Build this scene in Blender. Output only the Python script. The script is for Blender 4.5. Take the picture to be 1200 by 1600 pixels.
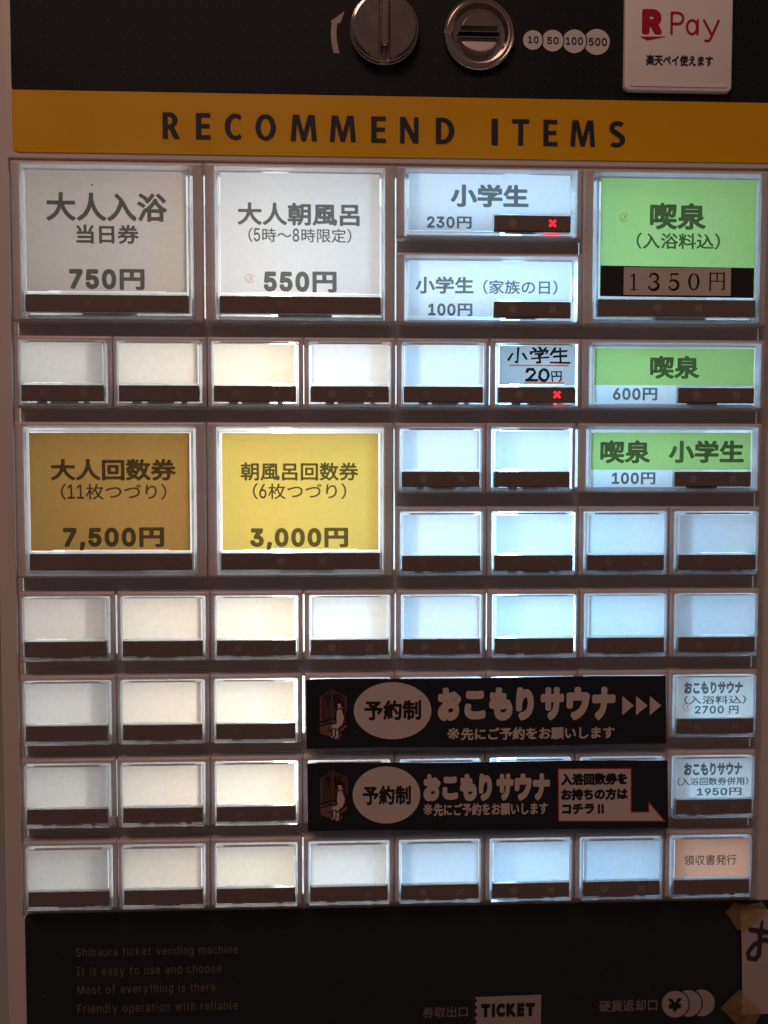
import bpy, math, os, random
import numpy as np
from mathutils import Matrix, Vector

random.seed(7)
for o in list(bpy.data.objects):
    bpy.data.objects.remove(o)
SC = bpy.context.scene
COL = SC.collection

# ------------------------------------------------------------------ camera
CAM_LOC = np.array([-1.86828019e-02, -3.45352473e-01, 1.47467628e-02])
CAM_F = 1400.09          # focal length in pixels of the 1200 px wide photograph
ROT = (4.85082768e-02, -4.14401583e-02, -1.36551520e-03)
PITCH_Z = 3.24001237e-02
PITCH_X = 0.036


def _rot(a, b, c):
    ca, sa, cb, sb, cc, sc_ = math.cos(a), math.sin(a), math.cos(b), math.sin(b), math.cos(c), math.sin(c)
    Rx = np.array([[1, 0, 0], [0, ca, -sa], [0, sa, ca]])
    Rz = np.array([[cc, -sc_, 0], [sc_, cc, 0], [0, 0, 1]])
    Ry = np.array([[cb, 0, sb], [0, 1, 0], [-sb, 0, cb]])
    return Rz @ Ry @ Rx


CM = _rot(*ROT) @ np.array([[1, 0, 0], [0, 0, -1], [0, 1, 0]])   # world -> right, down, forward
cam_data = bpy.data.cameras.new("camera")
cam = bpy.data.objects.new("camera", cam_data)
COL.objects.link(cam)
cam_data.sensor_fit = 'HORIZONTAL'
cam_data.sensor_width = 36.0
cam_data.lens = CAM_F / 1200.0 * 36.0
cam_data.clip_start = 0.01
cam_data.clip_end = 50.0
cam.matrix_world = Matrix.Translation(Vector(CAM_LOC)) @ Matrix(
    [[CM[0][i], -CM[1][i], -CM[2][i]] for i in range(3)]).to_4x4()
SC.camera = cam

# ------------------------------------------------------------------ light
world = bpy.data.worlds.new("World")
SC.world = world
world.use_nodes = True
bg = world.node_tree.nodes["Background"]
bg.inputs[0].default_value = (1.0, 0.60, 0.49, 1)
bg.inputs[1].default_value = 0.078

lamp_d = bpy.data.lights.new("ceiling_lamp", 'AREA')
lamp_d.shape = 'RECTANGLE'
lamp_d.size = 0.55
lamp_d.size_y = 0.3
lamp_d.color = (1.0, 0.60, 0.49)
lamp_d.energy = 3.7
lamp = bpy.data.objects.new("ceiling_lamp", lamp_d)
COL.objects.link(lamp)
lamp.location = (-0.24, -0.66, 0.92)
lamp.rotation_euler = (Vector((0.0, 0.0, 0.08)) - Vector(lamp.location)).to_track_quat('-Z', 'Y').to_euler()

SC.view_settings.view_transform = 'Standard'
SC.view_settings.look = 'None'
SC.view_settings.exposure = 0.0
SC.view_settings.gamma = 1.0
SC.view_settings.use_curve_mapping = False
SC.render.engine = 'CYCLES'
SC.cycles.max_bounces = 10
SC.cycles.diffuse_bounces = 4
SC.cycles.transparent_max_bounces = 16
SC.cycles.sample_clamp_indirect = 3.0


# ------------------------------------------------------------------ pixel -> panel
def at(px, py, y=0.0):
    """Point of the plane Y=y that shows at pixel (px, py) of the photograph, as (x, z)."""
    d = np.array([(px - 600) / CAM_F, (py - 800) / CAM_F, 1.0]) @ CM
    t = (y - CAM_LOC[1]) / d[1]
    p = CAM_LOC + d * t
    return float(p[0]), float(p[2])


def rect(px0, py0, px1, py1, y=0.0):
    """(x0, z0, x1, z1) with z0 the lower edge, from a pixel box."""
    mx, my = (px0 + px1) / 2, (py0 + py1) / 2
    return at(px0, my, y)[0], at(mx, py1, y)[1], at(px1, my, y)[0], at(mx, py0, y)[1]


# ------------------------------------------------------------------ materials
def nodes(name):
    m = bpy.data.materials.new(name)
    m.use_nodes = True
    nt = m.node_tree
    b = nt.nodes["Principled BSDF"]
    return m, nt, b


def plastic(name, col, rough=0.45, spec=0.5, var=0.06, scale=60.0, bump=0.0, bscale=900.0, metal=0.0, coat=0.0):
    m, nt, b = nodes(name)
    N, L = nt.nodes, nt.links
    tc = N.new('ShaderNodeTexCoord')
    nz = N.new('ShaderNodeTexNoise')
    nz.inputs['Scale'].default_value = scale
    nz.inputs['Detail'].default_value = 5
    L.new(tc.outputs['Object'], nz.inputs['Vector'])
    mp = N.new('ShaderNodeMapRange')
    mp.inputs[3].default_value = 1 - var
    mp.inputs[4].default_value = 1 + var
    L.new(nz.outputs['Fac'], mp.inputs[0])
    mx = N.new('ShaderNodeVectorMath')
    mx.operation = 'SCALE'
    mx.inputs[0].default_value = col
    L.new(mp.outputs[0], mx.inputs['Scale'])
    L.new(mx.outputs[0], b.inputs['Base Color'])
    mr = N.new('ShaderNodeMapRange')
    mr.inputs[3].default_value = max(0.02, rough - 0.08)
    mr.inputs[4].default_value = rough + 0.08
    L.new(nz.outputs['Fac'], mr.inputs[0])
    L.new(mr.outputs[0], b.inputs['Roughness'])
    b.inputs['Metallic'].default_value = metal
    b.inputs['Specular IOR Level'].default_value = spec
    b.inputs['Coat Weight'].default_value = coat
    if bump:
        n2 = N.new('ShaderNodeTexNoise')
        n2.inputs['Scale'].default_value = bscale
        n2.inputs['Detail'].default_value = 3
        L.new(tc.outputs['Object'], n2.inputs['Vector'])
        bp = N.new('ShaderNodeBump')
        bp.inputs['Strength'].default_value = bump
        bp.inputs['Distance'].default_value = 0.0002
        L.new(n2.outputs['Fac'], bp.inputs['Height'])
        L.new(bp.outputs[0], b.inputs['Normal'])
    return m


def dust(m, amount=0.8, scale=520, col=(0.10, 0.088, 0.08)):
    """sparse pale specks of dust and fine scuffs over a dark surface"""
    nt = m.node_tree
    N, L = nt.nodes, nt.links
    b = N["Principled BSDF"]
    tc = [n for n in N if n.type == 'TEX_COORD'][0]
    vz = N.new('ShaderNodeTexVoronoi'); vz.inputs['Scale'].default_value = scale
    L.new(tc.outputs['Object'], vz.inputs['Vector'])
    lt = N.new('ShaderNodeMath'); lt.operation = 'LESS_THAN'; lt.inputs[1].default_value = 0.16
    L.new(vz.outputs['Distance'], lt.inputs[0])
    sp = N.new('ShaderNodeSeparateColor'); L.new(vz.outputs['Color'], sp.inputs[0])
    gt = N.new('ShaderNodeMath'); gt.operation = 'GREATER_THAN'; gt.inputs[1].default_value = amount
    L.new(sp.outputs[0], gt.inputs[0])
    mu = N.new('ShaderNodeMath'); mu.operation = 'MULTIPLY'
    L.new(lt.outputs[0], mu.inputs[0]); L.new(gt.outputs[0], mu.inputs[1])
    m2 = N.new('ShaderNodeMath'); m2.operation = 'MULTIPLY'
    L.new(mu.outputs[0], m2.inputs[0]); L.new(sp.outputs[1], m2.inputs[1])
    mix = N.new('ShaderNodeMix'); mix.data_type = 'RGBA'
    old = b.inputs['Base Color'].links[0].from_socket
    L.new(m2.outputs[0], mix.inputs['Factor']); L.new(old, mix.inputs[6]); mix.inputs[7].default_value = (*col, 1)
    L.new(mix.outputs[2], b.inputs['Base Color'])


def dotted(name, col, dot, pitch):
    """dark printed sheet with a faint grid of fine dots"""
    m = plastic(name, col, 0.5, 0.12, 0.12, 25, bump=0.12, bscale=1500)
    nt = m.node_tree
    N, L = nt.nodes, nt.links
    b = N["Principled BSDF"]
    tc = [n for n in N if n.type == 'TEX_COORD'][0]
    old = b.inputs['Base Color'].links[0].from_socket
    sc_ = N.new('ShaderNodeVectorMath'); sc_.operation = 'SCALE'
    sc_.inputs['Scale'].default_value = 1 / pitch
    L.new(tc.outputs['Object'], sc_.inputs[0])
    fr = N.new('ShaderNodeVectorMath'); fr.operation = 'FRACTION'
    L.new(sc_.outputs[0], fr.inputs[0])
    sx = N.new('ShaderNodeSeparateXYZ')
    L.new(fr.outputs[0], sx.inputs[0])
    cm = N.new('ShaderNodeCombineXYZ')
    L.new(sx.outputs['X'], cm.inputs['X'])
    L.new(sx.outputs['Z'], cm.inputs['Y'])
    ds = N.new('ShaderNodeVectorMath'); ds.operation = 'DISTANCE'
    ds.inputs[1].default_value = (0.5, 0.5, 0)
    L.new(cm.outputs[0], ds.inputs[0])
    lt = N.new('ShaderNodeMath'); lt.operation = 'LESS_THAN'
    lt.inputs[1].default_value = 0.075
    L.new(ds.outputs['Value'], lt.inputs[0])
    mix = N.new('ShaderNodeMix'); mix.data_type = 'RGBA'
    L.new(lt.outputs[0], mix.inputs['Factor'])
    L.new(old, mix.inputs[6])
    mix.inputs[7].default_value = (*dot, 1)
    L.new(mix.outputs[2], b.inputs['Base Color'])
    return m


def paper_lit(name, col, trans=0.75, fibre=0.05):
    """a card that lets the light behind it through"""
    m = bpy.data.materials.new(name)
    m.use_nodes = True
    nt = m.node_tree
    N, L = nt.nodes, nt.links
    N.clear()
    out = N.new('ShaderNodeOutputMaterial')
    tc = N.new('ShaderNodeTexCoord')
    nz = N.new('ShaderNodeTexNoise')
    nz.inputs['Scale'].default_value = 420
    nz.inputs['Detail'].default_value = 6
    L.new(tc.outputs['Object'], nz.inputs['Vector'])
    nb = N.new('ShaderNodeTexNoise')
    nb.inputs['Scale'].default_value = 22
    L.new(tc.outputs['Object'], nb.inputs['Vector'])
    ad = N.new('ShaderNodeMath'); ad.operation = 'ADD'
    L.new(nz.outputs['Fac'], ad.inputs[0]); L.new(nb.outputs['Fac'], ad.inputs[1])
    mp = N.new('ShaderNodeMapRange')
    mp.inputs[1].default_value = 0.6; mp.inputs[2].default_value = 1.4
    mp.inputs[3].default_value = 1 - fibre; mp.inputs[4].default_value = 1 + fibre
    L.new(ad.outputs[0], mp.inputs[0])
    sc_ = N.new('ShaderNodeVectorMath'); sc_.operation = 'SCALE'
    sc_.inputs[0].default_value = col
    L.new(mp.outputs[0], sc_.inputs['Scale'])
    df = N.new('ShaderNodeBsdfDiffuse'); tr = N.new('ShaderNodeBsdfTranslucent')
    L.new(sc_.outputs[0], df.inputs[0]); L.new(sc_.outputs[0], tr.inputs[0])
    mx = N.new('ShaderNodeMixShader'); mx.inputs[0].default_value = trans
    L.new(df.outputs[0], mx.inputs[1]); L.new(tr.outputs[0], mx.inputs[2])
    gl = N.new('ShaderNodeBsdfGlossy'); gl.inputs['Roughness'].default_value = 0.25
    gl.inputs[0].default_value = (1, 1, 1, 1)
    m2 = N.new('ShaderNodeMixShader'); m2.inputs[0].default_value = 0.03
    L.new(mx.outputs[0], m2.inputs[1]); L.new(gl.outputs[0], m2.inputs[2])
    L.new(m2.outputs[0], out.inputs[0])
    return m


def ink_lit(name, col, thru):
    """printing ink on a backlit card: dark, some light still passes"""
    m = bpy.data.materials.new(name)
    m.use_nodes = True
    nt = m.node_tree
    N, L = nt.nodes, nt.links
    N.clear()
    out = N.new('ShaderNodeOutputMaterial')
    tp = N.new('ShaderNodeBsdfTransparent'); tp.inputs[0].default_value = (*thru, 1)
    df = N.new('ShaderNodeBsdfDiffuse'); df.inputs[0].default_value = (*col, 1)
    ad = N.new('ShaderNodeAddShader')
    L.new(tp.outputs[0], ad.inputs[0]); L.new(df.outputs[0], ad.inputs[1])
    L.new(ad.outputs[0], out.inputs[0])
    return m


def acrylic(name, clear=0.42, tint=(0.93, 0.95, 0.97), frost=0.35, var=0.10):
    """moulded clear plastic: partly see-through, partly scattering, glossy on top"""
    m = bpy.data.materials.new(name)
    m.use_nodes = True
    nt = m.node_tree
    N, L = nt.nodes, nt.links
    N.clear()
    out = N.new('ShaderNodeOutputMaterial')
    tc = N.new('ShaderNodeTexCoord')
    nz = N.new('ShaderNodeTexNoise')
    nz.inputs['Scale'].default_value = 170
    nz.inputs['Detail'].default_value = 2
    L.new(tc.outputs['Object'], nz.inputs['Vector'])
    mr = N.new('ShaderNodeMapRange')
    mr.inputs[1].default_value = 0.3; mr.inputs[2].default_value = 0.7
    mr.inputs[3].default_value = clear - var; mr.inputs[4].default_value = clear + var
    L.new(nz.outputs['Fac'], mr.inputs[0])
    tp = N.new('ShaderNodeBsdfTransparent'); tp.inputs[0].default_value = (*tint, 1)
    tr = N.new('ShaderNodeBsdfTranslucent'); tr.inputs[0].default_value = (*tint, 1)
    df = N.new('ShaderNodeBsdfDiffuse'); df.inputs[0].default_value = (0.72, 0.73, 0.80, 1)
    m0 = N.new('ShaderNodeMixShader'); m0.inputs[0].default_value = frost
    L.new(tr.outputs[0], m0.inputs[1]); L.new(df.outputs[0], m0.inputs[2])
    m1 = N.new('ShaderNodeMixShader')
    L.new(mr.outputs[0], m1.inputs[0])
    L.new(m0.outputs[0], m1.inputs[1]); L.new(tp.outputs[0], m1.inputs[2])
    gl = N.new('ShaderNodeBsdfGlossy'); gl.inputs['Roughness'].default_value = 0.1
    fr = N.new('ShaderNodeFresnel'); fr.inputs[0].default_value = 1.49
    m2 = N.new('ShaderNodeMixShader')
    fm = N.new('ShaderNodeMath'); fm.operation = 'MULTIPLY'; fm.inputs[1].default_value = 0.35
    L.new(fr.outputs[0], fm.inputs[0])
    L.new(fm.outputs[0], m2.inputs[0]); L.new(m1.outputs[0], m2.inputs[1]); L.new(gl.outputs[0], m2.inputs[2])
    L.new(m2.outputs[0], out.inputs[0])
    return m


def tape_mat(name):
    m = bpy.data.materials.new(name)
    m.use_nodes = True
    nt = m.node_tree
    N, L = nt.nodes, nt.links
    b = N["Principled BSDF"]
    out = [n for n in N if n.type == 'OUTPUT_MATERIAL'][0]
    tc = N.new('ShaderNodeTexCoord'); nz = N.new('ShaderNodeTexNoise')
    nz.inputs['Scale'].default_value = 160; nz.inputs['Detail'].default_value = 4
    L.new(tc.outputs['Object'], nz.inputs['Vector'])
    cr = N.new('ShaderNodeValToRGB')
    cr.color_ramp.elements[0].position = 0.35; cr.color_ramp.elements[0].color = (0.40, 0.28, 0.14, 1)
    cr.color_ramp.elements[1].position = 0.7; cr.color_ramp.elements[1].color = (0.62, 0.46, 0.25, 1)
    L.new(nz.outputs['Fac'], cr.inputs[0]); L.new(cr.outputs[0], b.inputs['Base Color'])
    b.inputs['Roughness'].default_value = 0.3
    tp = N.new('ShaderNodeBsdfTransparent'); tp.inputs[0].default_value = (0.92, 0.78, 0.52, 1)
    mx = N.new('ShaderNodeMixShader'); mx.inputs[0].default_value = 0.66
    bp = N.new('ShaderNodeBump'); bp.inputs['Strength'].default_value = 0.5; bp.inputs['Distance'].default_value = 0.0005
    L.new(nz.outputs['Fac'], bp.inputs['Height']); L.new(bp.outputs[0], b.inputs['Normal'])
    L.new(b.outputs[0], mx.inputs[1]); L.new(tp.outputs[0], mx.inputs[2]); L.new(mx.outputs[0], out.inputs[0])
    return m


def emit(name, col, strength):
    m = bpy.data.materials.new(name)
    m.use_nodes = True
    nt = m.node_tree
    nt.nodes.clear()
    out = nt.nodes.new('ShaderNodeOutputMaterial')
    e = nt.nodes.new('ShaderNodeEmission')
    e.inputs[0].default_value = (*col, 1); e.inputs[1].default_value = strength
    nt.links.new(e.outputs[0], out.inputs[0])
    return m


M_BEIGE = plastic("beige_cabinet", (0.60, 0.555, 0.52), 0.45, 0.4, 0.05, 45, bump=0.3, bscale=1800)
M_BEZEL = plastic("beige_bezel", (0.525, 0.495, 0.495), 0.25, 0.6, 0.10, 90, bump=0.12, bscale=1400)
M_NAVY = dotted("navy_sheet", (0.013, 0.015, 0.021), (0.026, 0.028, 0.032), 0.0062)
M_NAVY_LOW = plastic("navy_lower_sheet", (0.016, 0.018, 0.026), 0.42, 0.3, 0.15, 25, bump=0.25, bscale=1500)
M_YELLOW = plastic("yellow_band", (0.68, 0.365, 0.003), 0.4, 0.35, 0.05, 30, bump=0.2, bscale=1600)
M_INKNAVY = plastic("navy_ink", (0.02, 0.022, 0.03), 0.5, 0.3)
M_INKWHITE = plastic("white_print", (0.62, 0.60, 0.58), 0.5, 0.3, 0.06)
M_INKGREY = plastic("grey_print", (0.36, 0.32, 0.30), 0.5, 0.3, 0.1)
M_LIGHTBOX = plastic("white_reflector", (0.84, 0.84, 0.84), 0.6, 0.2, 0.02)
M_STRIP = plastic("smoked_strip", (0.155, 0.128, 0.12), 0.28, 0.4, 0.08, 60)
M_MARK = plastic("indicator_dim", (0.34, 0.33, 0.29), 0.4, 0.4)
M_PCB = plastic("green_circuit_board", (0.03, 0.075, 0.055), 0.45, 0.4, 0.35, 700)
M_RED = emit("red_indicator_lit", (1.0, 0.018, 0.035), 1.9)
M_ACRYL = acrylic("clear_acrylic", 0.60, (0.97, 0.975, 0.985), 0.2, 0.03)
M_FROST = acrylic("frosted_mounting", 0.12, (0.5, 0.52, 0.58), 0.5, 0.05)
M_STAMPRED = ink_lit("red_stamp_ink", (0.15, 0.03, 0.02), (0.72, 0.30, 0.22))
M_INK = ink_lit("printed_ink", (0.03, 0.028, 0.026), (0.15, 0.15, 0.14))
M_INKBLK = ink_lit("marker_ink", (0.012, 0.011, 0.012), (0.012, 0.012, 0.014))
M_INKORG = ink_lit("orange_marker", (0.45, 0.12, 0.03), (0.72, 0.20, 0.05))
M_WHITE = plastic("white_acrylic", (0.80, 0.785, 0.77), 0.3, 0.5, 0.03, 40)
M_SHADEDPRINT = plastic("shade_greyed_print", (0.34, 0.31, 0.285), 0.55, 0.2, 0.08)  # white print greyed: weaker light low on the panel is put into its colour
M_NOTE = plastic("note_paper", (0.42, 0.385, 0.36), 0.75, 0.15, 0.06, 120, bump=0.15, bscale=600)  # white paper, darkened in colour for the dimmer light at the panel's foot
M_PAPER = plastic("white_paper", (0.56, 0.53, 0.50), 0.7, 0.2, 0.05, 120, bump=0.15, bscale=600)
M_BLACKPAPER = plastic("black_paper", (0.013, 0.015, 0.024), 0.36, 0.35, 0.15, 50, bump=0.2, bscale=300)
M_BLACKTAPE = plastic("black_tape", (0.02, 0.02, 0.02), 0.4, 0.4, 0.1)
M_PRINTPALE = plastic("pale_print", (0.58, 0.52, 0.49), 0.55, 0.3, 0.06, 150)
M_PRINTBLACK = plastic("black_print", (0.012, 0.012, 0.016), 0.5, 0.3)
M_PRINTRED = plastic("red_print", (0.42, 0.06, 0.06), 0.5, 0.3)
M_CRIMSON = plastic("crimson_print", (0.40, 0.012, 0.035), 0.5, 0.2)
M_WOODRED = plastic("brown_print", (0.20, 0.09, 0.085), 0.5, 0.3)
M_PURPLE = plastic("purple_marker", (0.04, 0.025, 0.06), 0.6, 0.3)
M_CHROME = plastic("polished_steel", (0.62, 0.56, 0.52), 0.12, 0.5, 0.04, 80, metal=1.0)
M_SATIN = plastic("satin_steel", (0.58, 0.53, 0.50), 0.22, 0.5, 0.06, 120, metal=1.0)
M_DARKMETAL = plastic("dark_steel", (0.46, 0.43, 0.40), 0.13, 0.5, 0.02, 140, metal=1.0)
M_PAD = plastic("brushed_pad", (0.55, 0.50, 0.46), 0.42, 0.5, 0.05, 140, metal=0.75)
M_PADSHADED = plastic("shaded_pad", (0.24, 0.215, 0.20), 0.35, 0.5, 0.05, 140, metal=0.8)  # pad metal darkened; shade of the downward-tilted upper face is painted in
M_HOLE = plastic("slot_dark", (0.006, 0.006, 0.006), 0.7, 0.2)
M_TAPE = tape_mat("brown_packing_tape")

for m_ in (M_NAVY, M_NAVY_LOW, M_BLACKPAPER, M_STRIP):
    dust(m_)

CARD = {
    'warm1': paper_lit("card_warm_grey", (0.84, 0.80, 0.75)),
    'warm2': paper_lit("card_cream", (0.90, 0.80, 0.66)),
    'warm3': paper_lit("card_ivory", (0.94, 0.84, 0.66)),
    'white': paper_lit("card_white", (0.86, 0.86, 0.84)),
    'blue': paper_lit("card_cool_white", (0.80, 0.87, 0.93)),
    'paper': paper_lit("card_copy_paper", (0.63, 0.615, 0.61), 0.72),
    'thick': paper_lit("card_thick_white", (0.47, 0.42, 0.38), 0.66, 0.07),
    'brown': paper_lit("card_brown", (0.31, 0.175, 0.05), 0.55, 0.08),
    'yellow': paper_lit("card_yellow", (0.50, 0.36, 0.085), 0.72),
    'green': paper_lit("card_green", (0.37, 0.54, 0.17), 0.72),
    'orange': paper_lit("card_orange", (0.95, 0.43, 0.26), 0.76),
    'grey': paper_lit("card_grey_paper", (0.42, 0.42, 0.42), 0.68, 0.08),
}


BLANK = {}
for key, c_ in (('warm1', (0.86, 0.82, 0.77)), ('warm2', (0.90, 0.82, 0.71)), ('warm3', (0.92, 0.845, 0.71)), ('white', (0.86, 0.86, 0.84)), ('blue', (0.80, 0.87, 0.93))):
    BLANK[key] = [paper_lit("blank_card", tuple(min(.98, v * f * (1 + d * (i - 1))) for i, v in enumerate(c_)), 0.75, 0.07)
                  for f, d in ((1.0, .0), (.95, -.025), (1.03, .012), (.98, .03))]


# ------------------------------------------------------------------ mesh helpers
class MB:
    def __init__(self):
        self.v, self.f, self.m, self.mats, self.s = [], [], [], [], []

    def mi(self, mat):
        if mat not in self.mats:
            self.mats.append(mat)
        return self.mats.index(mat)

    def add(self, verts, faces, mat, smooth=False):
        k = len(self.v)
        i = self.mi(mat)
        self.v.extend(verts)
        for f in faces:
            self.f.append([k + a for a in f])
            self.m.append(i)
            self.s.append(smooth)
        return self

    def box(self, x0, x1, y0, y1, z0, z1, mat, bev=0.0):
        if bev:
            return self.loft([rr(x0, z0, x1, z1, bev * 0.5, 2, y1), rr(x0, z0, x1, z1, bev * 0.5, 2, y0 + bev),
                              rr(x0 + bev * .3, z0 + bev * .3, x1 - bev * .3, z1 - bev * .3, bev * 0.5, 2, y0 + bev * .3),
                              rr(x0 + bev, z0 + bev, x1 - bev, z1 - bev, bev * 0.5, 2, y0)], mat, cap0=True, cap1=True)
        v = [(x, y, z) for x in (x0, x1) for y in (y0, y1) for z in (z0, z1)]
        return self.add(v, [(0, 1, 3, 2), (4, 6, 7, 5), (0, 4, 5, 1), (2, 3, 7, 6), (0, 2, 6, 4), (1, 5, 7, 3)], mat)

    def loft(self, loops, mat, cap0=False, cap1=False, smooth=True, closed=False):
        n = len(loops[0])
        v = [p for l in loops for p in l]
        f = []
        R = len(loops)
        for i in range(R if closed else R - 1):
            j = (i + 1) % R
            for a in range(n):
                b = (a + 1) % n
                f.append((i * n + a, i * n + b, j * n + b, j * n + a))
        self.add(v, f, mat, smooth)
        if cap0:
            self.add(loops[0], [tuple(range(n))], mat)
        if cap1:
            self.add(loops[-1], [tuple(range(n))[::-1]], mat)
        return self

    def poly(self, pts, y, mat, th=0.0):
        """flat outline in the panel plane; with th it gets a thickness"""
        n = len(pts)
        if not th:
            return self.add([(p[0], y, p[1]) for p in pts], [tuple(range(n))], mat)
        return self.loft([[(p[0], y + th, p[1]) for p in pts], [(p[0], y, p[1]) for p in pts]], mat, True, True, smooth=False)

    def build(self, name, parent=None, label=None, sharp=35):
        me = bpy.data.meshes.new(name)
        me.from_pydata([tuple(map(float, p)) for p in self.v], [], self.f)
        for m in self.mats:
            me.materials.append(m)
        me.polygons.foreach_set('material_index', self.m)
        me.polygons.foreach_set('use_smooth', self.s)
        me.update()
        if any(self.s):
            import bmesh
            bm = bmesh.new(); bm.from_mesh(me)
            bmesh.ops.remove_doubles(bm, verts=bm.verts, dist=1e-7)
            bmesh.ops.recalc_face_normals(bm, faces=bm.faces)
            bm.to_mesh(me); bm.free()
            me.set_sharp_from_angle(angle=math.radians(sharp))
        o = bpy.data.objects.new(name, me)
        COL.objects.link(o)
        if parent is not None:
            o.parent = parent
            o.matrix_parent_inverse = Matrix.Identity(4)
            o.location = -Vector(WORLD_AT.get(parent.name, (0, 0, 0)))
        if label:
            o['label'] = label
        WORLD_AT[o.name] = (0, 0, 0)
        return o


WORLD_AT = {}


def empty(name, loc, parent=None):
    o = bpy.data.objects.new(name, None)
    o.empty_display_size = 0.01
    COL.objects.link(o)
    if parent is not None:
        o.parent = parent
        o.location = Vector(loc) - Vector(WORLD_AT.get(parent.name, (0, 0, 0)))
    else:
        o.location = loc
    WORLD_AT[o.name] = tuple(loc)
    return o


def tag(o, label, cat, group=None):
    o['label'] = label
    o['category'] = cat
    if group:
        o['group'] = group
    return o


def rr(x0, z0, x1, z1, r, n, y):
    """rounded rectangle loop in the plane Y=y"""
    r = max(1e-5, min(r, (x1 - x0) / 2.01, (z1 - z0) / 2.01))
    pts = []
    for cx, cz, a0 in ((x1 - r, z1 - r, 0), (x0 + r, z1 - r, 90), (x0 + r, z0 + r, 180), (x1 - r, z0 + r, 270)):
        for k in range(n + 1):
            a = math.radians(a0 + 90 * k / n)
            pts.append((cx + r * math.cos(a), y, cz + r * math.sin(a)))
    return pts


def circ(cx, cz, r, y, n=48):
    return [(cx + r * math.cos(2 * math.pi * k / n), y, cz + r * math.sin(2 * math.pi * k / n)) for k in range(n)]


# ------------------------------------------------------------------ lettering (outline -> distance field -> clean flat mesh)
_inter = None
try:
    p = os.path.join(bpy.utils.resource_path('LOCAL'), 'datafiles', 'fonts', 'Inter.woff2')
    if os.path.exists(p):
        _inter = bpy.data.fonts.load(p)
except Exception:
    _inter = None
_segs, _field = {}, {}


def segs(ch, font):
    k = (ch, font)
    if k not in _segs:
        c = bpy.data.curves.new('glyph', 'FONT')
        c.body = ch
        c.fill_mode = 'NONE'
        c.resolution_u = 5
        if font == 'inter' and _inter and ord(ch) < 0x2000:
            c.font = _inter
        o = bpy.data.objects.new('glyph', c)
        me = bpy.data.meshes.new_from_object(o)
        v = np.array([x.co[:2] for x in me.vertices], float).reshape(-1, 2)
        e = np.array([x.vertices[:] for x in me.edges], int).reshape(-1, 2)
        # orient each loop along its own walk
        nxt = {}
        for a, b in e:
            nxt.setdefault(a, []).append(b); nxt.setdefault(b, []).append(a)
        seen, out = set(), []
        for s0 in sorted(nxt):
            if s0 in seen:
                continue
            loop, cur, prev = [s0], s0, None
            seen.add(s0)
            order = sorted(nxt[s0])
            cur2 = s0 + 1 if (s0 + 1) in nxt[s0] else order[0]
            prev, cur = s0, cur2
            while cur != s0 and cur not in seen:
                seen.add(cur); loop.append(cur)
                nb = [q for q in nxt[cur] if q != prev]
                prev, cur = cur, (nb[0] if nb else s0)
            P_ = v[loop]
            out.append(np.hstack([P_, np.roll(P_, -1, 0)]))
        _segs[k] = np.vstack(out) if out else np.zeros((0, 4))
        bpy.data.objects.remove(o); bpy.data.meshes.remove(me); bpy.data.curves.remove(c)
    return _segs[k]


def _ell(cx, cy, rx, ry, a0, a1, n=24):
    return [(cx + rx * math.cos(math.radians(a0 + (a1 - a0) * k / n)), cy + ry * math.sin(math.radians(a0 + (a1 - a0) * k / n))) for k in range(n + 1)]


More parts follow.
